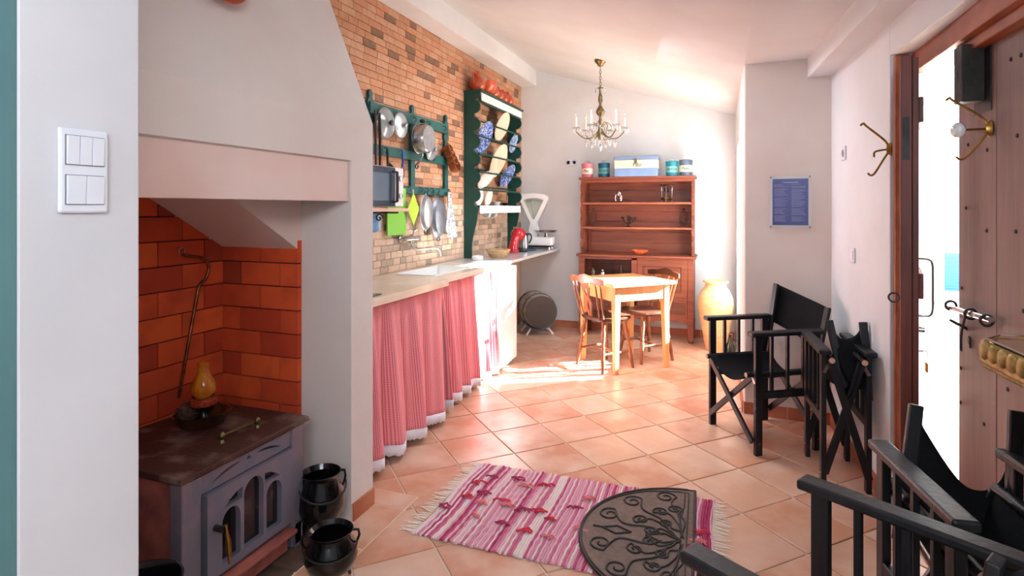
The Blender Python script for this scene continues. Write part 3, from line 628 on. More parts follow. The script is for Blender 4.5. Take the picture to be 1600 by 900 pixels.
def blade(t, z, m): obj('blade', MB().bx(-.003+.0, .003, -.028, .036, z-.12, z+.01), m, t, bev=.002)
def bowl(t, z, m): obj('ladle_bowl', MB().lathe([(.001, -.028), (.025, -.02), (.036, .0), (.033, .0), (.022, -.017), (.001, -.024)], 18, (.02, .02, z), Rm('Y', 60)), m, t, True)
def skim(t, z, m): obj('ring', MB().tube([(.0, .0+.028*math.cos(a), z-.045+.045*math.sin(a)) for a in [2*PI*k/20 for k in range(20)]], .003, 6, True), m, t, True)
hang('long_spatula', 'long black spatula hanging at the left end of the rack', 'spatula', 3.285, 2.02, 1.62, BLACKP, .010, blade, .075)
hang('carving_fork', 'long brown wooden stirring stick hanging at the left end of the rack beside the spatula', 'utensil', 3.235, 2.03, 1.60, mat('dark_utensil_wood', '#4a3a34', .5), .010, None, .075)
hang('ladle', 'black handled ladle hanging on the middle rail above the microwave', 'ladle', 3.40, 1.795, 1.665, BLACKP, .009, bowl, .06)
hang('whisk', 'blue handled whisk hanging on the middle rail beside the black ladle', 'whisk', 3.60, 1.80, 1.68, mat('blue_plastic', '#2a3fa0', .35), .0085, skim, .06, tm=mat('navy_wire', '#1d2a66', .4))
# things on the lowest rail
t = thing('cutting_board', 'bright green plastic cutting board hanging behind the microwave shelf', 'board', (XW+.035, 3.56, 1.36))
plate('panel', [(-.12, -.175), (.125, -.175), (.125, .165), (-.12, .165)], [[(.02, .12), (.07, .12), (.07, .138), (.02, .138)]], .01, mat('green_plastic', '#7cc142', .4), FX, t, .003)
t = thing('pot_holder', 'lime green quilted diamond pot holder on the lowest rail', 'pot holder', (XW+.065, 3.75, 1.37))
ph = MB().grid(lambda u, v: (.006*math.sin(u*30)*math.sin(v*30)*.35, (u-v)*.088, (u+v-1)*.125), 18, 18)
obj('quilted_pad', ph, mat('lime_fabric', '#b6d948', .85, bump=.3, bscale=150), t, True, solid=.006)
obj('loop', MB().tube([(0, .008*math.cos(a), .135+.014*math.sin(a)) for a in [2*PI*k/14 for k in range(14)]], .002, 6, True), LACE, t, True)
def oval(name, label, y, z, ry, rz_, m):
    t = thing(name, label, 'dish', (XW+.07, y, z), 0, 'oval metal dishes on the rack'); M = Rm('Y', 90)
    S = Matrix.Diagonal((rz_/ry, 1, 1, 1))
    obj('dish_body', MB().lathe([(ry, 0), (ry+.006, .002), (ry*.98, .006), (ry*.86, .03), (ry*.5, .04), (.001, .042), (.001, .039), (ry*.5, .036), (ry*.83, .027), (ry*.94, .001)], 40, (0, 0, 0), M @ S), m, t, True)
    for s in (-1, 1): obj('ring_handle', MB().tube([(.005, .024*math.cos(a), s*(rz_+.012)+.018*math.sin(a)) for a in [2*PI*k/18 for k in range(18)]], .003, 6, True), IRON, t, True)
oval('oval_dish', 'pale aluminium oval dish hanging next to the lime pot holder', 3.925, 1.345, .082, .135, ALU)
oval('oval_dish', 'large dark grey oval dish hanging beside the patterned towel', 4.135, 1.305, .108, .165, ALUD)
t = thing('kitchen_towel', 'white towel with grey pattern hanging from the right end of the lowest rail', 'towel', (XW+.05, 4.36, 1.515))
TW = mat('patterned_towel', '#dcdde0', .9, col2='#8e9198', scale=55, mix=(.48, .54), detail=1)
obj('cloth', MB().grid(lambda u, v: (.01+.012*math.sin(u*14+v*2)*(1-v*.6), (u-.5)*(.04+.17*(1-v))-.03*v+.03, -.40*(1-v)+.07*(1-v)*abs(u-.5)*2*(1 if u < .5 else .2)), 24, 18), TW, t, True, solid=.003)
# wall tap
t = thing('wall_tap', 'chrome wall-mounted kitchen tap with bent spout above the sink', 'tap', (XW, 3.74, 1.15))
obj('mixer_body', MB().tube([(.05, -.08, 0), (.05, .08, 0)], .02, 16), CHROME, t, True)
for s in (-1, 1):
    obj('wall_flange', MB().lathe([(.032, 0), (.03, .012), (.014, .014), (.014, .05)], 20, (0, s*.072, 0), Rm('Y', 90)), CHROME, t, True)
obj('lever', MB().tube([(.06, 0, .01), (.075, 0, .05), (.075, .06, .075)], .006, 8), CHROME, t, True)
obj('spout', MB().tube(smooth([(.05, .0, -.015), (.055, .01, -.06), (.075, .04, -.085), (.10, .12, -.085), (.13, .24, -.088), (.14, .28, -.105), (.142, .295, -.15)]), .0075, 10), CHROME, t, True)
# microwave on its shelf
t = thing('microwave_shelf', 'pinkish wooden shelf with a curled iron bracket holding the microwave', 'shelf', (XW, 2.95, 1.37))
obj('board', MB().bx(0, .33, -.28, .29, -.012, .008), mat('pink_beige_wood', '#d9b3a0', .6), t, bev=.002)
for yy in (.20, -.2):
    pts = [(.30, yy, -.02), (.03, yy, -.02), (.01, yy, -.03), (.01, yy, -.16)]
    b = MB().tube(pts, .006, 6); b.tube([(.07+.035*math.cos(a)*(1-a/9), yy, -.07+.035*math.sin(a)*(1-a/9)) for a in [k*.4 for k in range(20)]], .005, 6)
    b.tube([(.16+.03*math.cos(a)*(1-a/9), yy, -.055+.03*math.sin(a)*(1-a/9)) for a in [k*.4 for k in range(20)]], .005, 6)
    obj('scroll_bracket', b, CASTI, t, True)
t = thing('microwave_oven', 'silver microwave with dark glass door on the shelf under the rack', 'microwave', (XW+.015, 2.93, 1.385))
obj('case', MB().bx(0, .30, -.23, .23, 0, .25), mat('silver_paint', '#c9c6c8', .35, .3), t, bev=.006)
obj('oven_door', MB().bx(.302, .32, -.225, .13, .005, .245), mat('microwave_glass', '#2d3f50', .08), t, bev=.004)
obj('window', MB().bx(.3205, .3225, -.2, .06, .04, .205), mat('window_tint', '#5d7388', .08), t)
obj('control_panel', MB().bx(.302, .32, .135, .228, .005, .245), mat('silver_panel', '#d8d4d6', .35, .2), t, bev=.004)
for z in (.18, .07): obj('dial', MB().lathe([(.018, 0), (.016, .014), (.001, .015)], 18, (.32, .182, z), Rm('Y', 90)), STEEL, t, True)
obj('handle', MB().tube([(.32, .105, .03), (.35, .105, .035), (.352, .105, .12), (.35, .105, .215), (.32, .105, .22)], .009, 8), mat('dark_grey_plastic', '#2e3136', .35), t, True)
t = thing('dish_cloth', 'folded light blue cloth hanging under the microwave shelf', 'cloth', (XW+.10, 3.17, 1.35))
obj('fold', MB().grid(lambda u, v: (.01*math.sin(u*9), (u-.5)*.13, -.13*(1-v)*(1-.35*abs(u-.6))), 10, 8), mat('light_blue_cloth', '#7fb0e0', .85), t, True, solid=.006)

# ================================================================ PLATE RACK
t = thing('plate_rack', 'tall dark green wooden plate rack with scalloped sides standing on the worktop', 'plate rack', (XW, 5.37, .915))
y0, y1 = -.585, .585; Dp = .15
def side(yy):
    P = [(0, 0.0), (.075, 0.0)]
    P += [(.075+.0*k, .03*k) for k in range(1, 2)]
    for k in range(9): a = k/8; P.append((.075+.06*(a**2)*(3-2*a), .1+.33*a))
    P.append((Dp-.01, .46)); z = .50
    while z < 1.46:
        P += [(Dp-.05, z+.0), (Dp-.05, z+.022)]+[(Dp-.05+.062*math.sin(PI*k/10), z+.022+.063*(1-math.cos(PI*k/10))) for k in range(1, 11)]; z += .163
    P += [(Dp+.012, 1.50), (Dp+.012, 1.53), (0, 1.53)]
    plate('side_panel', P, [], .022, GREEN, Matrix(((1, 0, 0, 0), (0, 0, 1, yy), (0, 1, 0, 0), (0, 0, 0, 1))), t, .002)
side(y0+.011); side(y1-.011)
obj('top_board', MB().bx(0, Dp+.03, y0-.01, y1+.01, 1.53, 1.55), GREEN, t, bev=.003)
obj('shelf', MB().bx(0, Dp, y0+.02, y1-.02, .47, .488), GREEN, t, bev=.002)
obj('cornice', MB().bx(Dp-.01, Dp+.005, y0+.02, y1-.02, 1.44, 1.53), GREEN, t, bev=.002)
for z in (1.27, 1.13, .965, .80, .635): obj('plate_bar', MB().tube([(Dp-.008, y0+.02, z), (Dp-.008, y1-.02, z)], .009, 8), GREEN, t, True)
for z in (1.16, 1.0, .84, .67): obj('back_ledge', MB().bx(0.0, .05, y0+.02, y1-.02, z-.008, z+.004), GREEN, t)
for z1, nm in ((1.527, 'upper_lace'), (.488, 'lower_lace')):
    obj(nm, MB().grid(lambda u, v: (Dp+.018 if z1 > 1 else Dp+.004, y0+.02+(y1-y0-.04)*u, z1-.065*(1-v)*(1+.16*abs(math.sin(u*PI*26)))), 208, 2), LACE, t, False, solid=.002)
# plates
def plt(name, label, y, z, r, m, tilt=22, sx=1, rim=None, group='plates in the green plate rack', x=None):
    t = thing(name, label, 'plate', (x or XW+.088, y, z), 0, group)
    M = Rm('Y', 90+tilt)   # dish faces the room and leans forward over the bar
    M = Matrix.Rotation(0, 4, 'X') @ M
    obj('well', MB().lathe([(.001, -.004), (r*.6, -.004), (r*.68, .004), (r*.66, .008), (r*.58, .0), (.001, .0)], 36, (0, 0, 0), M, sy=sx), m, t, True)
    obj('rim', MB().lathe([(r*.66, .003), (r, .016), (r, .021), (r*.66, .008)], 36, (0, 0, 0), M, sy=sx), rim or m, t, True)
BLUEP = mat('blue_patterned_china', '#d6deee', .22, col2='#4c6fb0', scale=34, mix=(.45, .53), detail=2, coat=.5)
BLUER = mat('blue_rim_china', '#9db4dd', .22, col2='#3558a6', scale=48, mix=(.42, .52), detail=1, coat=.5)
CREAMP = mat('cream_china', '#e9e2c6', .25, coat=.5); FLOR = mat('cream_floral_china', '#e6ddb6', .25, col2='#9c8f3a', scale=14, mix=(.52, .62), detail=3, coat=.5)
PALE = mat('peach_cream_china', '#e8d3ae', .25, col2='#efe3cc', scale=9, coat=.5); PBL = mat('pale_blue_china', '#a9c2e2', .25, col2='#5d83bd', scale=30, mix=(.5, .6), coat=.5)
plt('dinner_plate', 'blue patterned round plate, upper left in the green rack', 5.02, 2.06, .165, BLUEP, rim=BLUER)
plt('dinner_plate', 'cream plate with olive floral pattern, top of the green rack', 5.50, 2.23, .155, FLOR, rim=CREAMP)
plt('side_plate', 'small light blue plate, upper right in the green rack', 5.84, 2.09, .105, PBL, 18)
plt('serving_plate', 'large peach cream plate in the centre of the green rack', 5.37, 1.865, .18, PALE, x=XW+.10)
plt('dinner_plate', 'plain white plate below the large peach cream one', 5.06, 1.665, .10, WCER, 35, 1.45)
plt('serving_plate', 'white plate with blue decorated rim, lower right in the green rack', 5.66, 1.73, .135, mat('white_blue_centre', '#e4e6ea', .25, col2='#6f8bc0', scale=16, mix=(.56, .66), coat=.5), 28, 1.15, rim=BLUER)
plt('white_plate', 'white plate standing upright at the left of the lowest shelf of the rack', 4.90, 1.487, .085, WCER, 8, 1)
plt('white_plate', 'white plate standing upright on the lowest shelf, right of the other upright plate', 5.13, 1.487, .085, WCER, 14, 1)
t = thing('white_bowl', 'small white bowl on the lowest shelf of the green rack', 'bowl', (XW+.07, 5.42, 1.403))
obj('bowl_body', MB().lathe([(.001, 0), (.025, 0), (.05, .04), (.047, .04), (.022, .005), (.001, .005)], 24), WCER, t, True)
t = thing('cut_glass_tumbler', 'cut glass tumbler on the lowest shelf of the green rack', 'glass', (XW+.07, 5.64, 1.403))
obj('tumbler', MB().lathe([(.03, 0), (.05, .03), (.055, .09), (.04, .115), (.037, .113), (.05, .09), (.045, .03), (.001, .008)], 20, fr=lambda a: 1+.03*math.cos(10*a)), GLASS, t)
for k, y in enumerate((5.10, 5.27)):
    t = thing('tea_cup', ('tea cup hanging under the rack, nearer to the towel', 'tea cup hanging under the rack, nearer to the scale')[k], 'cup', (XW+.11, y, 1.345), 0, 'cups hanging under the green rack')
    obj('cup_body', MB().lathe([(.02, 0), (.034, .012), (.037, .05), (.034, .05), (.03, .014), (.001, .006)], 22, (0, 0, -.03), Rm('X', 80)), WCER, t, True)
    obj('handle', MB().tube([(0, -.02, .0+.018), (0, -.025, .03), (0, -.02, .04), (0, -.01, .03), (0, -.01, .01)], .003, 6), WCER, t, True)
# terracotta jugs on top of the rack
def jug(label, y, x, s, kind):
    t = thing('terracotta_jug' if kind else 'terracotta_bowl', label, 'jug' if kind else 'bowl', (XW+x, y, 2.466), PI, 'terracotta pots on the green rack'); t.scale = (s, s, s)
    if kind:
        obj('body', MB().lathe([(.03, 0), (.055, .02), (.066, .055), (.055, .09), (.03, .115), (.028, .13), (.038, .15), (.034, .15), (.024, .13), (.001, .12)], 24), TERRA, t, True)
        obj('handle', MB().tube(smooth([(0, .03, .135), (0, .06, .14), (0, .085, .11), (0, .075, .07), (0, .06, .055)]), .007, 8), TERRA, t, True)
    else: obj('body', MB().lathe([(.04, 0), (.09, .03), (.115, .09), (.12, .125), (.115, .125), (.108, .09), (.08, .035), (.001, .012)], 28), TERRA, t, True); obj('handle', MB().tube([(0, .11, .1), (0, .15, .1), (0, .15, .06), (0, .10, .05)], .007, 8), TERRA, t, True)
jug('terracotta jug at the left front end of the green rack top', 4.87, .10, 1.2, 1)
jug('wide terracotta bowl between the jugs on the green rack top', 5.06, .10, 1.0, 0)
jug('second terracotta jug from the left on the green rack top', 5.25, .10, 1.05, 1)
jug('third terracotta jug from the left on the green rack top', 5.40, .10, .95, 1)
jug('fourth terracotta jug from the left on the green rack top', 5.54, .10, .95, 1)
jug('last terracotta jug on the green rack top, towards the back wall', 5.69, .10, 1.0, 1)

# ================================================================ HUTCH
hx0, hx1, hy0, hy1 = -1.435, -.25, 6.02, 6.385
t = thing('hutch_dresser', 'tall reddish brown wooden hutch with open shelves, door and drawers against the back wall', 'hutch', ((hx0+hx1)/2, hy0, 0))
HX = (hx1-hx0)/2; D = hy1-hy0; UY = .10
def hb(*a): return MB().bx(*a)
obj('cornice', hb(-HX-.02, HX+.02, UY-.02, D, 1.69, 1.715), HUTCHW, t, bev=.004)
def wav(s):
    P = [(D, .88), (D, 1.69), (UY, 1.69)]; z = 1.69
    for k in range(3):
        z0 = 1.66-k*.25
        P += [(UY+.0, z0), (UY-.018, z0-.03), (UY-.022, z0-.07), (UY-.01, z0-.10), (UY+.004, z0-.115), (UY-.008, z0-.135), (UY-.022, z0-.17), (UY-.015, z0-.21), (UY+.002, z0-.235)]
    P += [(UY, .88)]
    plate('upper_side', P, [], .024, HUTCHW, Matrix(((0, 0, 1, s*(HX-.012)), (1, 0, 0, 0), (0, 1, 0, 0), (0, 0, 0, 1))), t, .003)
wav(-1); wav(1)
for z in (1.43, 1.165): obj('shelf', hb(-HX+.025, HX-.025, UY+.004, D-.01, z-.01, z+.01), mat('walnut_edge_wood', '#a8664a', .4, col2='#8a4a34', scale=5, stretch=(1, 3, 3)), t, bev=.002)
nb = 7
for k in range(nb):
    za = .885+k*.115; obj('back_board', hb(-HX+.02, HX-.02, D-.014, D-.002, za+.001, min(za+.1135, 1.69)), HUTCHW, t, bev=.0015)
obj('top_rail', hb(-HX+.024, HX-.024, UY, UY+.018, 1.655, 1.69), HUTCHW, t, bev=.002)
for s in (-1, 1): obj('inner_stile', hb(s*(HX-.05)-.012, s*(HX-.05)+.012, D-.03, D-.015, .89, 1.69), HUTCHW, t)
obj('ledge', hb(-HX-.025, HX+.025, -.02, D, .86, .885), HUTCHW, t, bev=.006)
for s in (-1, 1):
    obj('post', hb(s*(HX-.03)-.03, s*(HX-.03)+.03, 0, .05, .03, .86), HUTCHW, t, bev=.004)
    obj('rear_post', hb(s*(HX-.03)-.03, s*(HX-.03)+.03, D-.05, D, .0, .86), HUTCHW, t, bev=.004)
    obj('lower_side', hb(s*(HX-.015)-.012, s*(HX-.015)+.012, .05, D-.05, .23, .86), HUTCHW, t)
    obj('bun_foot', MB().sph((s*(HX-.03), .03, .025), .03, 14, 10, (1, 1, .85)), mat('worn_caster', '#6a5c50', .4, .3), t, True)
obj('centre_stile', hb(-.03, .03, 0, .03, .43, .86), HUTCHW, t, bev=.003)
obj('upper_front_rail', hb(-HX+.06, HX-.06, 0, .025, .835, .86), HUTCHW, t)
obj('middle_rail', hb(-HX+.06, HX-.06, 0, .03, .435, .46), HUTCHW, t, bev=.002)
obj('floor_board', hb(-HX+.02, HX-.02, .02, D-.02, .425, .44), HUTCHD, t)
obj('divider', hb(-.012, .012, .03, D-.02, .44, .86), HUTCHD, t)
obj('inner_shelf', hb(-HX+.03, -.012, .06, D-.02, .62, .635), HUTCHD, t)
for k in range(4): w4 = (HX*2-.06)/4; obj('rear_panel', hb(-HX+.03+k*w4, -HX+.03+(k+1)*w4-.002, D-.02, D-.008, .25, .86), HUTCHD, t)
ap = [(-HX+.06, .27), (HX-.06, .27)]
ap += [(HX-.06-(2*HX-.12)*i/40, .20+.022*abs(math.sin(i/40*PI*3))+.012*(abs(math.sin(i/40*PI*9))) + (.0)) for i in range(41)]
ap = [(-HX+.06, .27)]+[(-HX+.06+(2*HX-.12)*i/40, .195+.025*abs(math.sin(i/40*PI*3))+.008*abs(math.sin(i/40*PI*9))) for i in range(41)]+[(HX-.06, .27)]
plate('apron', ap, [], .02, HUTCHW, Tm(0, .012, 0) @ FY, t, .002)
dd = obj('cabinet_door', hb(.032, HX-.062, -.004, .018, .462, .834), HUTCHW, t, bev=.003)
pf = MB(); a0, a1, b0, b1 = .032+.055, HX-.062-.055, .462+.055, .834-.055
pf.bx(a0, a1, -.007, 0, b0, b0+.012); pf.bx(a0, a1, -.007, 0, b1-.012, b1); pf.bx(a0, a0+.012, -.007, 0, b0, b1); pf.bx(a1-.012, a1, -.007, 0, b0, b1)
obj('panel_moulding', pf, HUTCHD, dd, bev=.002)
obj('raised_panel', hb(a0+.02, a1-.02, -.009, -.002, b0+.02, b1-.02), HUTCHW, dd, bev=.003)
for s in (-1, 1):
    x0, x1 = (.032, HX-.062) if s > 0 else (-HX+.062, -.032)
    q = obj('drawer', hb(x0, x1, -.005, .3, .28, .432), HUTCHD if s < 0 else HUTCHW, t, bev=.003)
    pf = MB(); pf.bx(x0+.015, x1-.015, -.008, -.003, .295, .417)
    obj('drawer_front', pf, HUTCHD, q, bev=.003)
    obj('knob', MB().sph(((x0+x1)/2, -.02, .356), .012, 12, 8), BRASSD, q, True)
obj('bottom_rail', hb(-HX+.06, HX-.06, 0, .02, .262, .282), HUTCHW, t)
# tins on top
TZ = 1.715
def tin(name, label, x, r, hgt, c_top, c_mid, word, ty=6.2, handle=True):
    t = thing(name, label, 'tin', (x, ty, TZ), 0, None)
    a, b = mat('enamel_'+c_top[1:], c_top, .35, col2='#'+''.join('%02x' % int(int(c_top[i:i+2], 16)*.82) for i in (1, 3, 5)), scale=18, mix=(.5, .8)), mat('enamel_'+c_mid[1:], c_mid, .4)
    m = MB(); m.lathe([(r, 0), (r, hgt*.24)], 28); m.cur = 1; m.lathe([(r, hgt*.24), (r, hgt*.64)], 28); m.cur = 0; m.lathe([(r, hgt*.64), (r, hgt*.82), (r-.002, hgt*.82)], 28)
    obj('tin_body', m, [a, b], t, True)
    obj('tin_lid', MB().lathe([(r+.003, hgt*.80), (r+.003, hgt*.97), (r-.01, hgt), (.001, hgt*1.01)], 28), a, t, True)
    if handle:
        for s in (-1, 1): obj('lid_ring', MB().tube([(s*.011+.012*math.cos(q), 0, hgt+.014+.014*math.sin(q)) for q in [2*PI*k/16 for k in range(16)]], .002, 6, True), STEEL, t, True)
    text('lettering', word, hgt*.27, mat('ink', '#1b1b22', .6), Tm(0, -r-.0015, hgt*.45) @ FY, t, shear=.3)
tin('storage_tin', 'pink enamel tin with cream band, left end of the hutch top', -1.38, .062, .158, '#d97480', '#ecd8c4', 'Pau')
tin('storage_tin', 'deep blue enamel tin with aqua band, between the pink tin and the large box', -1.195, .062, .158, '#11607f', '#5fa7a8', 'Grao')
tin('storage_tin', 'teal enamel tin with wire loop on its lid, right of the large box', -.475, .062, .158, '#1c8296', '#79b9b2', 'Arroz')
tin('storage_tin', 'slate blue tin with pale yellow band, right end of the hutch top', -.335, .066, .168, '#5e6f84', '#dfe3c6', 'Peas', handle=False)
t = thing('bread_box', 'large blue and cream enamel bread box in the middle of the hutch top', 'box', (-.835, 6.19, TZ))
LB = mat('light_blue_enamel', '#7f9fcc', .35, col2='#7592bf', scale=9); CB = mat('cream_enamel', '#e6dcc0', .4)
obj('lower_band', MB().bx(-.225, .225, -.11, .11, 0, .085), LB, t, bev=.004); obj('cream_band', MB().bx(-.2255, .2255, -.1105, .1105, .086, .172), CB, t, bev=.003)
obj('box_lid', MB().bx(-.23, .23, -.115, .115, .174, .215), mat('dusty_blue_enamel', '#7288ab', .35), t, bev=.008)
obj('clasp', MB().bx(-.012, .012, -.122, -.108, .145, .19), BRASSD, t, bev=.002)
text('lettering', 'Pão', .062, mat('ink', '#1b1b22', .6), Tm(.01, -.1125, .122) @ FY, t, shear=.3)
# shelf curios
t = thing('spirit_burner', 'small brass spirit burner stand on curved legs, left on the upper shelf', 'burner', (-1.03, 6.20, 1.44))
obj('drum', MB().lathe([(.001, .075), (.028, .075), (.03, .08), (.03, .105), (.02, .11), (.001, .11)], 20), STEEL, t, True)
obj('top_knob', MB().lathe([(.004, .11), (.004, .125), (.008, .13), (.001, .137)], 12), STEEL, t, True)
obj('trivet', MB().tube([(.04*math.cos(a), .04*math.sin(a), .108) for a in [2*PI*k/20 for k in range(20)]], .003, 6, True), STEEL, t, True)
for k in range(3): a = k*2*PI/3-PI/2+.5; obj('leg', MB().tube(smooth([(.03*math.cos(a), .03*math.sin(a), .1), (.042*math.cos(a), .042*math.sin(a), .05), (.036*math.cos(a), .036*math.sin(a), .02), (.048*math.cos(a), .048*math.sin(a), .002)]), .004, 6), STEEL, t, True)
t = thing('paraffin_stove', 'old paraffin camping stove with round brass tank and wire frame, right on the upper shelf', 'stove', (-.53, 6.21, 1.44))
obj('tank', MB().lathe([(.001, .02), (.05, .022), (.06, .035), (.05, .052), (.015, .058), (.001, .058)], 26), BRASS, t, True)
obj('burner', MB().lathe([(.006, .055), (.006, .1), (.02, .11), (.028, .13), (.02, .15), (.001, .152)], 18), IRON, t, True)
obj('pot_ring', MB().tube([(.062*math.cos(a), .062*math.sin(a), .182) for a in [2*PI*k/24 for k in range(24)]], .005, 6, True), IRON, t, True)
for k in range(3): a = k*2*PI/3+PI/6; obj('leg', MB().tube([(.085*math.cos(a), .085*math.sin(a), .19), (.062*math.cos(a), .062*math.sin(a), .165), (.058*math.cos(a), .058*math.sin(a), 0)], .004, 6), STEEL, t, True)
for x, lb in ((-1.33, 'black wire oval trivet leaning at the left end of the middle shelf'), (-.36, 'black wire oval trivet leaning at the right end of the middle shelf')):
    t = thing('wire_trivet', lb, 'trivet', (x, 6.24, 1.176)); m = MB()
    for rr in (1, .68, .38): m.tube([(.042*rr*math.cos(a), .03*(.1+rr*math.sin(a)*.9)+.0, .085+.078*rr*math.sin(a)-.02*(1-rr)) for a in [2*PI*k/24 for k in range(24)]], .003, 6, True)
    m.tube([(0, .03, .163), (0, .035, .195)], .004, 6); obj('wire_frame', m, IRON, t, True)
    obj('handle', MB().sph((0, .033, .19), .012, 10, 8), IRON, t, True)
t = thing('candelabra', 'small dark iron candelabra with five curling arms on the middle shelf', 'candelabra', (-.93, 6.2, 1.176))
obj('stem', MB().lathe([(.035, 0), (.03, .008), (.008, .015), (.006, .07), (.012, .08), (.005, .10), (.012, .11), (.010, .125)], 14), IRON, t, True)
for k in range(5):
    a = 2*PI*k/5+.3; c_, s_ = math.cos(a), math.sin(a)
    obj('arm', MB().tube(smooth([(0, 0, .03), (.03*c_, .03*s_, .04), (.06*c_, .06*s_, .07), (.072*c_, .072*s_, .09)]), .004, 6).lathe([(.004, .088), (.014, .094), (.012, .097), (.008, .11)], 10, (.072*c_, .072*s_, 0)), IRON, t, True)
t = thing('fruit_bowl', 'small orange terracotta bowl with fluted rim on the hutch ledge', 'bowl', (-.80, 6.13, .885))
obj('bowl_body', MB().lathe([(.035, 0), (.045, .004), (.08, .035), (.088, .05), (.08, .05), (.07, .034), (.001, .012)], 48, fr=lambda a: 1+.04*math.cos(12*a)), mat('orange_clay', '#d8764a', .5, col2='#b9532c', scale=30), t, True)
for x, y, r, hh, c, lb in ((-1.30, 6.12, .03, .09, GLASS, 'small glass jar in the open left compartment of the hutch'), (-1.20, 6.14, .028, .075, STEEL, 'small metal cup in the open left compartment of the hutch'), (-1.0, 6.13, .022, .13, GLASS, 'slim glass bottle in the open left compartment of the hutch')):
    t = thing('glass_jar' if c is GLASS else 'metal_cup', lb, 'jar' if c is GLASS else 'cup', (x, y, .635), 0)
    obj('vessel', MB().lathe([(.001, .003), (r, 0), (r, hh*.7), (r*.6, hh*.85), (r*.6, hh), (r*.5, hh), (r*.5, hh*.85), (r*.85, hh*.68), (r*.85, .005)], 16), c, t, True)
# wall sockets and switches
def socket(name, label, cat, M, two=True):
    t = thing(name, label, cat); t.matrix_world = M; w_ = .075 if two else .041
    obj('plate', MB().bx(-w_, w_, -.008, 0, -.041, .041), WPLAST, t, bev=.003)
    for s in ((-1, 1) if two else (0,)):
        obj('face', MB().lathe([(.022, 0), (.022, .003), (.019, .003), (.018, -.002), (.001, -.002)], 20, (s*.036, -.008, 0), Rm('X', 90)), mat('light_grey_plastic', '#b9bac0', .4), t, True)
        for d in (-.008, .008): obj('pin_hole', MB().lathe([(.0025, 0), (.0025, .002)], 8, (s*.036+d, -.007, 0), Rm('X', 90)), BLACKP, t)
socket('wall_socket', 'white double wall socket high on the back wall left of the hutch', 'socket', Tm(-1.61, 6.398, 1.905))
RW = Matrix.Rotation(math.radians(-90+3.4), 4, 'Z')
socket('wall_socket', 'white socket plate high on the right wall between pillar and door', 'socket', Tm(rx(3.78)-.001, 3.78, 1.70) @ RW, False)
t = thing('light_switch', 'white square light switch low on the right wall between pillar and door', 'switch'); t.matrix_world = Tm(rx(3.60)-.001, 3.60, 1.12) @ RW
obj('plate', MB().bx(-.041, .041, -.008, 0, -.041, .041), WPLAST, t, bev=.003); obj('rocker', MB().bx(-.024, .024, -.012, -.007, -.024, .024), WPLAST, t, bev=.002)
# blue notice in an acrylic holder on the pillar
py_ = lambda x: 4.13-(x-.152)*.086
t = thing('wall_notice', 'blue printed notice in a clear acrylic holder on the pillar wall', 'notice', (.43, py_(.43)-.002, 1.42), math.radians(-4.9))
obj('acrylic_sheet', MB().bx(-.122, .122, -.012, -.009, -.172, .172), mat('clear_acrylic', '#ffffff', .08, trans=1, ior=1.12, spec=.15), t)
obj('backing', MB().bx(-.118, .118, -.004, -.002, -.165, .165), mat('pale_backing', '#d8d4d4', .4), t)
NM = mat('notice_blue', '#2f2b8c', .35, col2='#252378', scale=4)
pp = obj('paper', MB().bx(-.105, .105, -.0062, -.0045, -.152, .150), NM, t)
ln = MB(); rr = random.Random(4)
for cx_ in (-.052, .050):
    for k in range(36):
        z = .112-.0068*k
        if rr.random() < .12: continue
        x0 = cx_-.042; x1 = x0+.084*rr.uniform(.55, 1)
        while x0 < x1: wd = rr.uniform(.004, .013); ln.bx(x0, min(x0+wd, x1), -.0068, -.0061, z, z+.0019); x0 += wd+.0025
ln.bx(-.045, .045, -.0068, -.0061, .124, .129)
tag(obj('printed_lines', ln, mat('notice_print', '#a5a2dc', .4), pp), kind='stuff')
for x in (-.114, .114):
    for z in (-.162, .162): obj('standoff', MB().lathe([(.007, 0), (.007, .014), (.001, .016)], 14, (x, 0, z), Rm('X', 90)), STEEL, t, True)

# ================================================================ TABLE, WINDSOR CHAIRS, JAR
t = thing('dining_table', 'small square honey pine table standing diagonally in front of the hutch', 'table', (-.805, 5.09, 0), PI/4-.02)
obj('tabletop', MB().bx(-.325, .325, -.325, .325, .725, .752), PINE, t, bev=.004)
for s, (a, b, c_, d) in enumerate(((-.24, .24, -.275, -.257), (-.24, .24, .257, .275), (-.275, -.257, -.24, .24), (.257, .275, -.24, .24))): obj('apron', MB().bx(a, b, c_, d, .60, .725), PINE, t, bev=.002)
for sx in (-1, 1):
    for sy in (-1, 1):
        L = []
        for z, w_ in ((.725, .055), (.58, .055), (0, .036)):
            o_ = .279; L.append([(sx*(o_-w_), sy*(o_-w_), z), (sx*o_, sy*(o_-w_), z), (sx*o_, sy*o_, z), (sx*(o_-w_), sy*o_, z)])
        V = [v for r in L for v in r]; obj('leg', MB().add(V, [(0, 1, 2, 3), (11, 10, 9, 8)]+[(r*4+j, r*4+(j+1) % 4, (r+1)*4+(j+1) % 4, (r+1)*4+j) for r in (0, 1) for j in range(4)]), PINE, t, bev=.003)
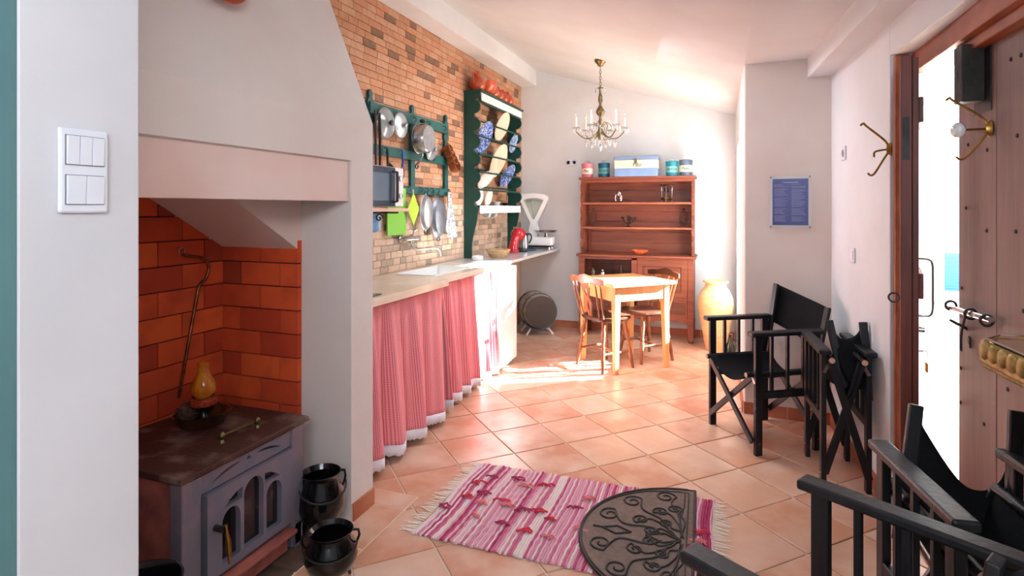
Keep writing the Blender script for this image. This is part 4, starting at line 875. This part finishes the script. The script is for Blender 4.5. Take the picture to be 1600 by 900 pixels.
def windsor(label, x, y, fx, fy, light):
    t = thing('windsor_chair', label, 'chair', (x, y, 0), math.atan2(fy, fx)-PI/2, 'stick-back chairs at the pine table')
    # seat: rounded shield shape, front towards +y
    P = [(.0, .19), (.12, .185), (.185, .13), (.195, .03), (.17, -.09), (.12, -.16), (0, -.18)]; P = P+[(-a, b) for a, b in P[-2:0:-1]]
    sm = MB(); 
    for z0, z1, q in ((.425, .437, .95), (.437, .452, 1)):
        pass
    n = len(P); V = []; 
    for z, q in ((.42, .93), (.435, 1), (.448, 1), (.453, .96), (.446, .6)): V += [(a*q, b*q, z) for a, b in P]
    V.append((0, 0, .443)); F = [tuple(range(n-1, -1, -1))]+[(r*n+j, r*n+(j+1) % n, (r+1)*n+(j+1) % n, (r+1)*n+j) for r in range(4) for j in range(n)]+[(4*n+j, 4*n+(j+1) % n, 5*n) for j in range(n)]
    obj('seat', sm.add(V, F), SEATW, t, True)
    prof = [(0, .012), (.04, .013), (.10, .017), (.17, .019), (.19, .014), (.2, .02), (.22, .014), (.32, .021), (.36, .014), (.38, .02), (.42, .015)]
    for sx in (-1, 1):
        for sy in (-1, 1):
            top = Vector((sx*.12, sy*.115, .425)); bot = Vector((sx*.17, sy*.172, 0))
            obj('leg', MB().tube([bot+(top-bot)*(z/.42) for z, r in prof], [r for z, r in prof], 12), CHAIRW, t, True)
        a = Vector((sx*.152, -.152, .15)); b = Vector((sx*.152, .152, .15)); obj('side_stretcher', MB().tube([a, a.lerp(b, .5), b], [.008, .014, .008], 10), CHAIRW, t, True)
    obj('cross_stretcher', MB().tube([(-.152, 0, .15), (0, 0, .15), (.152, 0, .15)], [.008, .013, .008], 10), CHAIRW, t, True)
    # crest rail, spindles and pierced splat
    def bk(xx, z): u = (z-.45)/.33; return (xx*(1+.28*u), -.155-.075*u+.02*(xx/.19)**2, z)
    cr = MB(); V = []; N_ = 14
    for i in range(N_+1):
        u = -1+2*i/N_; xx = .225*u; yy = -.235+.035*u*u; hh = .034+.012*math.cos(u*PI*2)*(1-u*u)-.012*abs(u)**4; zc_ = .775+.008*math.cos(u*PI)
        V += [(xx, yy-.010, zc_-hh), (xx, yy+.010, zc_-hh), (xx, yy+.010, zc_+hh*.8), (xx, yy-.010, zc_+hh*.8)]
    obj('crest_rail', cr.add(V, [(i*4+j, i*4+(j+1) % 4, (i+1)*4+(j+1) % 4, (i+1)*4+j) for i in range(N_) for j in range(4)]+[(3, 2, 1, 0), (N_*4, N_*4+1, N_*4+2, N_*4+3)]), CHAIRW if light else SEATW, t, True, bev=.003)
    for xx in (-.15, -.105, .105, .15): obj('spindle', MB().tube([bk(xx, .445), bk(xx, .6), bk(xx, .75)], [.0065, .009, .0065], 8), CHAIRW, t, True)
    sp = [(-.02, 0), (.02, 0), (.03, .06), (.05, .13), (.028, .19), (.05, .26), (.062, .32), (-.062, .32), (-.05, .26), (-.028, .19), (-.05, .13), (-.03, .06)]
    holes = [[(-.0, .05), (.016, .10), (0, .155), (-.016, .10)], [(0, .19), (.02, .235), (.0, .285), (-.02, .235)]]
    Ms = Tm(0, -.153, .445) @ Rm('X', 13) @ FY
    plate('splat', sp, holes, .012, CHAIRW, Ms, t, .002)
windsor('brown stick-back chair at the near left side of the pine table, lit by the sun', -.945, 4.935, .62, .78, True)
windsor('brown stick-back chair at the far side of the pine table, dark top rail above it', -.645, 5.34, -.73, -.69, False)
t = thing('clay_jar', 'tall pale terracotta storage jar standing in the corner right of the hutch', 'jar', (-.04, 5.86, 0))
obj('jar_body', MB().lathe([(.001, .0), (.088, .0), (.095, .02), (.12, .16), (.152, .34), (.165, .44), (.16, .51), (.13, .58), (.10, .615), (.092, .635), (.098, .65), (.118, .66), (.118, .674), (.105, .678), (.085, .66), (.08, .63), (.12, .58), (.15, .5), (.14, .3), (.001, .03)], 44), CLAY, t, True)
t = thing('dark_bottle', 'dark glass bottle on the floor behind the clay jar', 'bottle', (.09, 5.55, 0))
obj('bottle_body', MB().lathe([(.001, 0), (.042, 0), (.045, .03), (.045, .12), (.02, .17), (.016, .22), (.018, .23), (.001, .23)], 22), mat('dark_green_glass', '#1c2b22', .06, coat=.5), t, True)

# ================================================================ CHANDELIER
cx, cy = -1.0, 5.02; zt = zc(cx)
t = thing('chandelier', 'brass chandelier with six candle arms and crystal drops hanging from the sloping ceiling', 'chandelier', (cx, cy, 0))
obj('canopy', MB().lathe([(.008, zt-.055), (.02, zt-.05), (.032, zt-.03), (.05, zt-.012), (.052, zt+.012)], 20), BRASSD, t, True)
z = zt-.06; k = 0
while z > zt-.235: obj('chain_link', MB().tube([((.008*math.cos(a) if k % 2 else 0), (0 if k % 2 else .008*math.cos(a)), z-.014+.017*math.sin(a)) for a in [2*PI*q/12 for q in range(12)]], .0022, 6, True), BRASSD, t, True); z -= .027; k += 1
z0 = 1.98
obj('stem', MB().lathe([(.004, 2.47), (.012, 2.455), (.03, 2.448), (.012, 2.44), (.010, 2.40), (.018, 2.37), (.02, 2.33), (.010, 2.31), (.012, 2.29), (.03, 2.26), (.042, 2.235), (.028, 2.21), (.012, 2.19), (.012, 2.17), (.022, 2.15), (.012, 2.13), (.012, 2.10), (.022, 2.08), (.028, 2.03), (.02, 1.995), (.008, 1.985), (.001, 1.975)], 18), BRASSD, t, True)
obj('glass_ball', MB().sph((0, 0, 2.105), .026, 16, 10), CRYSTAL, t)
FL = mat('candle_sleeve', '#e6dcc4', .5)
def drop(p, s=1): return MB().lathe([(.001, 0), (.009*s, -.012*s), (.012*s, -.03*s), (.008*s, -.05*s), (.001, -.062*s)], 6, p)
cr_ = MB()
for k in range(6):
    a = 2*PI*k/6+.35; c_, s_ = math.cos(a), math.sin(a); R = .215
    obj('arm', MB().tube(smooth([(.015*c_, .015*s_, 2.07), (.07*c_, .07*s_, 2.01), (.14*c_, .14*s_, 2.0), (.20*c_, .20*s_, 2.045), (R*c_, R*s_, 2.085)]), .005, 8), BRASSD, t, True)
    obj('drip_pan', MB().lathe([(.006, 2.085), (.03, 2.092), (.036, 2.10), (.03, 2.099), (.008, 2.096)], 18, (R*c_, R*s_, 0)), CRYSTAL, t, True)
    cs = obj('candle', MB().lathe([(.012, 2.096), (.012, 2.11), (.0095, 2.112), (.0095, 2.19)], 12, (R*c_, R*s_, 0)), FL, t, True)
    obj('flame_bulb', MB().lathe([(.005, 2.19), (.010, 2.205), (.009, 2.22), (.001, 2.25)], 10, (R*c_, R*s_, 0)), CRYSTAL, cs, True)
    for q in range(5):
        b = 2*PI*q/5; p = (R*c_+.034*math.cos(b), R*s_+.034*math.sin(b), 2.09); m = drop(p, .85); cr_.add(m.v, m.f)
    m = drop((.13*c_, .13*s_, 1.985), 1.15); cr_.add(m.v, m.f)
    m = drop((.045*math.cos(a+.5), .045*math.sin(a+.5), 2.44), .7); cr_.add(m.v, m.f)
    m = drop((.08*math.cos(a+.5), .08*math.sin(a+.5), 2.03), .9); cr_.add(m.v, m.f)
    obj('leaf_scroll', MB().tube(smooth([(.02*c_, .02*s_, 2.10), (.06*c_, .06*s_, 2.14), (.10*c_, .10*s_, 2.10), (.085*c_, .085*s_, 2.07)]), .003, 6), BRASSD, t, True)
m = drop((0, 0, 1.972), 1.5); cr_.add(m.v, m.f)
tag(obj('crystal_drops', cr_, CRYSTAL, t), kind='stuff')

# ================================================================ DIRECTOR'S CHAIRS
def director(label, x, y, fx, fy, hw, seed=0, posts=None):
    """front towards +y; hw = half distance between the side frames (small = folded)"""
    rr = random.Random(seed)
    t = thing('director_chair', label, 'chair', (x, y, 0), math.atan2(fy, fx)-PI/2, 'black folding director chairs')
    AZ = .69; Lb = .594; rise = math.sqrt(Lb*Lb-(2*hw)**2); zr = .08+rise; front, back = .205, -.205
    for s in (-1, 1):
        X = s*hw
        obj('armrest', MB().bx(X-.029, X+.029, -.225, .235, AZ-.026, AZ), BLACKW, t, bev=.007)
        for yy in (front-.02, back+.02): obj('leg', MB().bx(X-.012, X+.012, yy-.021, yy+.021, 0, AZ-.026), BLACKW, t, bev=.003)
        obj('side_rail', MB().bx(X-.011, X+.011, back, front, .315, .355), BLACKW, t, bev=.003)
        for k in range(3): yy = -.10+.10*k; obj('spindle', MB().bx(X-.008, X+.008, yy-.008, yy+.008, .355, AZ-.026), BLACKW, t)
        for yy in (front-.02, back+.02): obj('bolt', MB().lathe([(.006, 0), (.005, .004), (.001, .005)], 10, (X+s*.012, yy, .07), Rm('Y', 90*s)), STEEL, t, True)
        xr = s*(hw-.028)
        rl = obj('seat_rail', MB().tube([(xr, back-.01, zr), (xr, front+.035, zr)], .015, 12), BLACKW, t, True)
        obj('rail_end', MB().lathe([(.0135, 0), (.0135, .002)], 14, (xr, front+.036, zr), Rm('X', -90)), mat('raw_wood_end', '#c9a08a', .6), rl)
        obj('steel_link', MB().bar((s*(hw-.03), front, zr-.01), (s*(hw+.0), front-.0, max(.40, zr-.07)), .016, .003, (0, 1, 0)), STEEL, t)
    for yy in (front+.004, back-.004):
        for s in (-1, 1): obj('cross_bar', MB().bar((-s*(hw-.004), yy+s*.009, .075), (s*(hw-.03), yy+s*.009, zr-.012), .034, .015, (0, 1, 0)), BLACKW, t, bev=.002)
    # seat canvas between the rails
    W = 2*(hw-.028); LL = .46; sag = max(.03, math.sqrt(max(0, (LL/2)**2-(W/2)**2))*.92)
    def seat(u, v):
        q = 2*u-1; f_ = (1-q*q) if hw > .2 else (1-abs(q)**2.2)
        return (q*(hw-.028)+(.012*math.sin(v*5+seed) if hw < .2 else 0), back+.01+(front-back)*v, zr+.016-sag*f_+.004*math.sin(9*v+seed)*(1-q*q))
    obj('seat_canvas', MB().grid(seat, 22, 10), CANVAS, t, True, solid=.004)
    # back posts and back canvas
    po = posts or {s: ((s*(hw-.032), back-.045, .885), (s*(hw-.02), back+.02, .42)) for s in (-1, 1)}
    for s in (-1, 1): obj('back_post', MB().bar(po[s][1], po[s][0], .038, .017, (0, 1, 0)), BLACKW, t, bev=.003)
    Wb = (Vector(po[1][0])-Vector(po[-1][0])).length; sb = 0 if hw > .2 else (.3 if hw < .12 else 1)* math.sqrt(max(.0, (.52/2)**2-(Wb/2)**2))*.95
    def onp(s, z): a, b = Vector(po[s][1]), Vector(po[s][0]); return a+(b-a)*((z-a.z)/(b.z-a.z))
    def backc(u, v):
        ht = .24 if hw > .2 else .19; za, zb_ = [po[k][0][2]-.01-ht*(1-v) for k in (-1, 1)]; a = onp(-1, za); b = onp(1, zb_); z = za+(zb_-za)*u; p = a.lerp(b, u); q = 2*(u**.62 if .12 < hw < .2 else u)-1
        f_ = 1-abs(q)**(2 if hw > .2 else 2.4); wob = .010*math.sin(6*u+3*v+seed)*(1 if hw < .2 else .3)
        return (p.x+wob*f_, p.y-.022-(.03 if hw > .2 else -.10*(1-v)-.02)*f_, z-sb*f_*(1+.35*(1-v))-.012*f_)
    obj('back_canvas', MB().grid(backc, 26, 12), CANVAS, t, True, solid=.006)
    return t
director('open black director chair standing in front of the pillar wall', .235, 3.745, -.855, -.52, .235, 1, {1: ((.203, -.25, .89), (.215, -.185, .42)), -1: ((-.19, -.30, .80), (-.215, -.185, .42))})
director('folded black director chair leaning upright against the right wall by the door', .565, 3.36, .06, -1, .098, 2, {1: ((.04, .04, .80), (-.035, .09, .42)), -1: ((-.115, .04, .80), (-.14, .09, .42))})
director('half-folded black director chair in the right foreground in front of the door', .64, 1.775, .15, -.99, .165, 3, {1: ((.065, -.22, .80), (.13, -.17, .42)), -1: ((-.19, -.22, .80), (-.15, -.17, .42))})
director('nearest black director chair, its armrests cutting the bottom right corner of the photo', .266, 1.30, -.85, .53, .245, 4)

# ================================================================ RUG AND DOORMAT
t = thing('rag_rug', 'pink and white woven rag rug with fringed ends on the tiled floor', 'rug', (-.625, 2.47, .001), math.radians(-1.0))
PK = [mat('rag_%d' % i, c, .95, bump=.4, bscale=300) for i, c in enumerate(('#c2557e', '#d98aa6', '#e6b9c4', '#e9d6d6', '#b23a63', '#d06f93', '#dca0b0', '#ead9cf'))]
rr = random.Random(11); m = MB(); NS = 104; RL = 1.19; RWd = .71; cc = 0
for k in range(NS):
    cc = rr.choice((0, 1, 1, 5, 2, 6, 6, 3, 1, 7, 2, 4) if math.sin(k*.21) > -.1 else (2, 6, 3, 7, 1, 2, 6, 5))
    m.cur = cc; x = -RL/2+RL*(k+.5)/NS; ph_ = rr.uniform(0, 6); n = 44; w_ = RL/NS*.56; V = []; a0 = rr.uniform(-.012, .012); e0 = rr.uniform(-.006, .006)
    for i in range(n+1):
        v = i/n; y = -RWd/2-e0+(RWd+2*e0)*v+.03*(x/RL)
        xx = x+.006*math.sin(v*7+k*.06)+.011*math.sin(v*2.7+1)*math.exp(-((v-.45)/.3)**2)+.0012*math.sin(v*60+ph_)
        hh = .009+.0022*math.sin(v*75+ph_)+.0012*math.sin(v*23+k)
        V += [(xx-w_, y, .0005), (xx-w_*.6, y, hh*.8), (xx, y, hh), (xx+w_*.6, y, hh*.8), (xx+w_, y, .0005)]
    m.add(V, [(i*5+j, i*5+j+1, (i+1)*5+j+1, (i+1)*5+j) for i in range(n) for j in range(4)]+[(0, 1, 2, 3, 4), (n*5+4, n*5+3, n*5+2, n*5+1, n*5)])
tag(obj('woven_strips', m, PK, t, True), kind='stuff')
fr = MB()
for s in (-1, 1):
    for k in range(46):
        y = -RWd/2+.01+(RWd-.02)*k/45+.03*s*.5; L = rr.uniform(.045, .085); b = rr.uniform(-.02, .02)
        fr.tube([(s*(RL/2-.004), y, .006), (s*(RL/2+L*.5), y+b*.5, .004), (s*(RL/2+L), y+b*1.4, .0025)], [.0028, .0024, .0012], 5)
tag(obj('fringe', fr, mat('cream_fringe', '#f2e8dc', .9), t, True), kind='stuff')
KN = [mat('rag_knot_red', '#d0394e', .9, bump=.3, bscale=200), mat('rag_knot_salmon', '#df7f80', .9, bump=.3, bscale=200), PK[4]]
spots = [(-.50, -.02), (-.42, -.05), (-.44, .03), (-.33, .0), (-.30, -.03), (-.22, -.04), (-.15, -.02), (-.27, .17), (-.33, .23), (-.18, .22), (-.38, -.17), (-.25, -.17), (-.14, -.19), (-.05, -.2), (.0, .06), (-.06, -.08), (.03, .17), (-.56, -.14), (-.5, .12), (.535, -.02), (.53, -.06), (.545, .06), (.08, -.1), (-.46, .2)]
for i, (x, y) in enumerate(spots):
    kb = MB()
    for q in range(rr.choice((3, 4, 5))):
        a = rr.uniform(-.5, .5); L = rr.uniform(.012, .03); bx_, by_ = x+rr.uniform(-.022, .022), y+rr.uniform(-.014, .014); P = []
        for w_ in range(6): P.append((bx_+L*(w_/2.5-1)*math.cos(a)+rr.uniform(-.007, .007), by_+L*(w_/2.5-1)*math.sin(a)*.6+rr.uniform(-.007, .007), .010+.009*math.sin(PI*w_/5)))
        kb.tube(smooth(P, 3), .004, 6)
    obj('rag_knot', kb, KN[i % 3], t, True)
t = thing('doormat', 'half-round dark brown rubber doormat with scroll pattern lying on the rag rug', 'doormat', (-.10, 2.415, .0125), PI/2+math.radians(1.5))
RB = mat('brown_rubber', '#66534a', .75, col2='#76645a', scale=40, bump=.3, bscale=300); RBD = mat('dark_brown_rubber', '#241c19', .6)
R = .455
half = lambda r, n=40: [(r*math.cos(PI*i/n), r*1.02*math.sin(PI*i/n)) for i in range(n+1)]
obj('base', MB().prism(half(R), 'z', 0, .007), RB, t, bev=.003)
obj('border', MB().tube([(x, y, .008) for x, y in half(R-.006)], .006, 6, True), RBD, t, True)
obj('inner_border', MB().tube([(x, y+.028, .008) for x, y in half(R-.038)], .0035, 6, True), RBD, t, True)
def spiral(cx, cy, r0, a0, turns, dirn, tail=None, n=34):
    P = [(cx+r0*(.22+.78*i/n)*math.cos(a0+dirn*turns*2*PI*(1-i/n)), cy+r0*(.22+.78*i/n)*math.sin(a0+dirn*turns*2*PI*(1-i/n)), .009) for i in range(n+1)]
    if tail: P = P+smooth([P[-1]]+[(a, b, .009) for a, b in tail], 5)[1:]
    return P
sc_ = MB()
def both(P, r=.0045):
    sc_.tube(P, r, 6); sc_.tube([(-x, y, z) for x, y, z in P], r, 6)
for an, rad, rs, sg in ((17, .36, .050, 1), (44, .355, .050, 1), (71, .35, .050, 1), (30, .235, .036, -1), (60, .225, .036, -1), (14, .25, .034, 1), (40, .145, .028, 1), (74, .15, .030, -1)):
    a = math.radians(an); cx_, cy_ = rad*math.cos(a), rad*math.sin(a)+.025
    a1 = a-sg*1.2; ex, ey = (cx_*.55, cy_*.5) if rad > .3 else (cx_*.6, cy_*.45)
    both(spiral(cx_, cy_, rs, a-sg*PI/2, 1.35, sg, [(cx_*.9-sg*rs*.9*math.sin(a), cy_*.85-.01), (ex, ey), (ex*.35, max(.05, ey*.7))]))
both([(.0, .05, .009), (.035, .12, .009), (.0, .19, .009)]); both([(.0, .25, .009), (.03, .31, .009), (.0, .37, .009), (.0, .41, .009)])
both([(.02, .04, .009), (.15, .06, .009), (.28, .045, .009), (.40, .045, .009)], .003)
tag(obj('scroll_pattern', sc_, RBD, t, True), kind='stuff')

# ================================================================ ENTRANCE DOOR
fr = MB()
def yx(y): return rx(y)
fr.bx(.742, .795, 3.00, 3.029, 0, 2.07)
ft = tag(thing('door_2', None, None, (0, 0, 0)), kind='structure')
obj('door_jamb', fr, FRAMEW, ft, bev=.004)
obj('door_lintel', MB().bx(.81, .93, 1.72, 3.03, 1.985, 2.072), FRAMEW, ft, bev=.004)
obj('lintel_batten', MB().bx(.84, .90, 1.75, 2.60, 1.945, 1.985), FRAMEW, ft, bev=.004)
obj('hinge_jamb', MB().bx(.845, .884, 1.72, 1.80, 0, 1.985).bx(.845, .93, 1.72, 1.76, 0, 1.985), FRAMEW, ft, bev=.004)  # first box is a stop added to shut sun out of the hinge gap
obj('threshold', MB().bx(.76, .93, 1.72, 3.03, -.004, .018), SLATE, ft, bev=.004)
# narrow left leaf, ajar, seen on its edge
t = thing('door_leaf', 'narrow dark red-brown door leaf standing ajar, seen edge-on beside the bright gap', 'door', (.782, 2.985, .02), math.atan2(-.343, -.084))
obj('leaf_board', MB().bx(0, .35, -.026, .012, 0, 1.965), DOORD, t, bev=.003)
obj('leaf_rebate', MB().bx(0, .335, .012, .034, 0, 1.955), DOORD, t, bev=.003)
for z in (.25, 1.0, 1.7): obj('rear_batten', MB().bx(.02, .32, .034, .05, z, z+.1), DOORD, t, bev=.003)
obj('edge_plate', MB().bx(.349, .352, -.02, .004, 1.55, 1.72), IRON, t)
obj('pull_handle', MB().tube(smooth([(.30, .034, .93), (.30, .075, .94), (.30, .08, 1.02), (.30, .08, 1.09), (.30, .075, 1.15), (.30, .034, 1.16)]), .005, 8), CHROME, t, True)
obj('ring_latch', MB().tube([(.33+.0*math.cos(a), -.03-.018+.018*math.cos(a), 1.0+.018*math.sin(a)) for a in [2*PI*k/18 for k in range(18)]], .0035, 6, True), IRON, t, True)
obj('lock_knob', MB().tube([(.30, .034, .876), (.30, .055, .876)], .012, 12), CHROME, t, True)
tk = thing('key_bunch', 'keys with a small yellow tag hanging in the lock of the narrow door leaf', 'keys', (.765, 2.735, .80))
obj('key', MB().tube([(-.03, 0, 0), (.02, 0, 0)], .003, 6).tube([(.02, .012*math.cos(a), -.006+.012*math.sin(a)) for a in [2*PI*k/14 for k in range(14)]], .002, 6, True), CHROME, tk, True)
obj('key_tag', MB().bx(.017, .022, -.016, .016, -.085, -.045), mat('yellow_plastic', '#e0a020', .4), tk, bev=.003)
# broad plank leaf
t = thing('door_leaf', 'broad brown plank door leaf with iron nails, lock box and brass hook', 'door', (.885, 1.76, .02))
LX0, LX1 = 0, .042; ys = [0, .31, .627, .955]
for i in range(3): obj('plank', MB().bx(LX0, LX1, ys[i]+.0015, ys[i+1]-.0015, 0, 1.96), DOORW, t, bev=.003)
obj('light_stop_board', MB().bx(LX1, LX1+.006, .003, .953, 0, 1.96), DOORD, t)  # added behind the planks to stop sun coming through their gaps
for z in (.3, 1.0, 1.65): obj('rear_ledge', MB().bx(LX1, LX1+.03, .03, .93, z, z+.11), DOORW, t, bev=.004)
nl = [(2.282, 1.861), (2.216, 1.858), (2.24, 1.609), (2.456, 1.585), (2.249, 1.305), (2.681, 1.068), (2.688, .755), (2.482, .609), (2.304, .787), (2.46, 1.30), (2.62, 1.62), (2.60, .86), (2.69, .62), (2.64, 1.38), (2.2, 1.06), (2.5, .35), (2.25, .3), (1.95, 1.6), (1.95, 1.0), (1.9, .5)]
for y, z in nl: obj('nail', MB().lathe([(.008, 0), (.006, .004), (.001, .005)], 7, (0, y-1.76, z-.02), Rm('Y', -90)), IRON, t, True)
lk = obj('lock_backplate', MB().bx(-.004, 0, .66, .80, 1.70, 2.02-.06), IRON, t, bev=.002)
obj('lock_case', MB().bx(-.075, -.004, .70, .77, 1.74, 1.945), IRON, lk, bev=.004)
obj('keyhole', MB().bx(-.0765, -.075, .733, .737, 1.82, 1.86), BLACKP, lk)
bo = obj('sliding_bolt', MB().tube([(-.03, .585, .985), (-.03, .955, .965)], .0105, 12), STEEL, t, True)
for y in (.62, .75, .94): obj('bolt_staple', MB().tube([(-.03+.018*math.cos(a), y, .975+.018*math.sin(a)) for a in [2*PI*k/16 for k in range(16)]], .005, 6, True), IRON, bo, True)
obj('bolt_grip', MB().tube(smooth([(-.045, .755, .965), (-.055, .76, .90), (-.055, .762, .85), (-.05, .775, .835)]), .004, 8), IRON, bo, True)
obj('bent_hook', MB().tube([(-.012-.03*math.sin(a), .90+.028*math.cos(a), .905+.018*math.sin(a)) for a in [PI*k/12*1.3 for k in range(13)]], .006, 8), IRON, t, True)
obj('keyhole_plate', MB().lathe([(.016, 0), (.015, .004), (.006, .005)], 16, (0, .85, .86), Rm('Y', -90)), IRON, t, True)
# brass coat hooks
def coathook(name, label, loc, rz, knob, L):
    t = thing(name, label, 'hook', loc, rz)
    obj('base', MB().lathe([(.012, 0), (.016, .004), (.012, .01), (.008, .02)], 16, (0, 0, 0), Rm('Y', -90), sx=2.0), BRASS, t, True)
    obj('upper_prong', MB().tube(smooth([(-.012, 0, .01), (-.03, 0, .045), (-L*.9, 0, .10), (-L, 0, .112), (-L-.012, 0, .104)]), [.0045], 8) if 0 else MB().tube(smooth([(-.012, 0, .01), (-.03, 0, .04), (-L*.9, 0, .10), (-L, 0, .112), (-L-.012, 0, .104)]), .0042, 8), BRASS, t, True)
    obj('lower_prong', MB().tube(smooth([(-.012, 0, -.01), (-.03, 0, -.04), (-L*.6, 0, -.095), (-L*.75, 0, -.105), (-L*.85, 0, -.095)]), .0042, 8), BRASS, t, True)
    if knob:
        obj('centre_prong', MB().tube([(-.01, 0, 0), (-L*.7, 0, -.002)], .004, 8), BRASS, t, True)
        obj('porcelain_knob', MB().sph((-L*.8, 0, -.002), .027, 18, 12, (.8, 1, 1)), mat('marbled_porcelain', '#dfe2e4', .12, col2='#8b95a3', scale=28, mix=(.52, .6), coat=.6), t, True)
    else: obj('centre_prong', MB().tube(smooth([(-.01, 0, 0), (-L*.5, 0, -.005), (-L*.62, 0, -.012), (-L*.63, 0, -.03)]), .004, 8), BRASS, t, True)
coathook('coat_hook', 'brass coat hook with marbled porcelain knob on the broad door leaf', (.884, 2.42, 1.655), .1, True, .125)
coathook('coat_hook', 'plain three-pronged brass coat hook on the edge of the narrow door leaf', (.658, 2.70, 1.62), -.25, False, .10)
# gilt scalloped tray table
t = thing('tray_table', 'narrow gilt console table with scalloped rim and glass top by the entrance door', 'table', (.66, 1.50, 0), math.radians(3.3))
GD = mat('gilt_wicker', '#b39458', .45, .35, col2='#86662f', scale=50); ST = mat('tan_leather_top', '#c29a5e', .5)
top = [(0, -.33), (0, .31), (.055, .375), (.135, .375), (.135, -.33)]
obj('table_top', MB().prism(top, 'z', 1.012, 1.026), ST, t, bev=.003)
obj('glass_sheet', MB().prism([(x*.85+.01, y*.97) for x, y in top], 'z', 1.033, 1.037), GLASS, t)
obj('rim_ledge', MB().prism([(x*1.06-.006, y*1.02) for x, y in top], 'z', .978, .998), GD, t, bev=.005)
for i in range(15): y = -.305+i*.0425; obj('rim_scallop', MB().sph((-.004, y, 1.013), .0215, 12, 9, (.5, .98, 1.1)), GD, t, True)
for i in range(2): obj('rim_scallop', MB().sph((.014+.028*i, .328+.033*i, 1.013), .0215, 12, 9, (.7, .8, 1.1)), GD, t, True)
for i in range(2): obj('rim_scallop', MB().sph((.075+.042*i, .378, 1.013), .0215, 12, 9, (1, .5, 1.1)), GD, t, True)
obj('wire_edge', MB().tube([(.008, -.32, 1.041), (.008, .305, 1.041), (.06, .365, 1.041), (.13, .365, 1.041)], .003, 6), CHROME, t, True)
obj('lower_bead', MB().tube([(.004, -.32, .972), (.004, .31, .972), (.058, .37, .972), (.13, .37, .972)], .007, 8), GD, t, True)
obj('pedestal', MB().lathe([(.07, 0), (.065, .02), (.02, .05), (.018, .4), (.028, .6), (.018, .9), (.06, .975)], 20, (.072, -.2, 0)), GD, t, True)

# ================================================================ OUTSIDE
tag(obj('paved_yard', MB().prism([(.99, 1.5), (1.2, 1.0), (14, -3), (14, 18), (-3, 18), (-3, 6.7), (.36, 6.7), (.36, 4.4), (.99, 4.4)], 'z', -.08, -.02), mat('pale_paving', '#d9d2c6', .8)), kind='structure')
t = thing('neighbour_house', 'sunlit white house outside seen through the gap of the open door', 'house', (4.3, 11.6, 0))
HW = mat('white_render', '#f4f4f2', .8)
obj('wall', MB().bx(-1.6, 1.8, 0, 2.5, -.3, 4.5), HW, t)
obj('roof', MB().prism([(-.2, 4.5), (2.7, 4.5), (1.25, 5.3)], 'x', -1.8, 2.0), TERRA, t)
sh = obj('shutter_frame', MB().bx(-.72, -.48, -.03, 0, -.05, .62), mat('blue_shutter_paint', '#3f78c0', .5), t)
for k in range(12): obj('slat', MB().bar((-.71, -.035, -.02+.05*k), (-.49, -.035, -.02+.05*k), .035, .008, (0, .6, 1)), mat('blue_slat_paint', '#5a8fd0', .5), sh)
tag(obj('added_sun_block', MB().bx(2.1, 2.3, 2.7, 4.7, -.1, 2.6), HW, bev=.01), 'white wall added outside to keep the sun off the entrance door gap', 'wall')  # unseen wall added to block sun streaks through the entrance
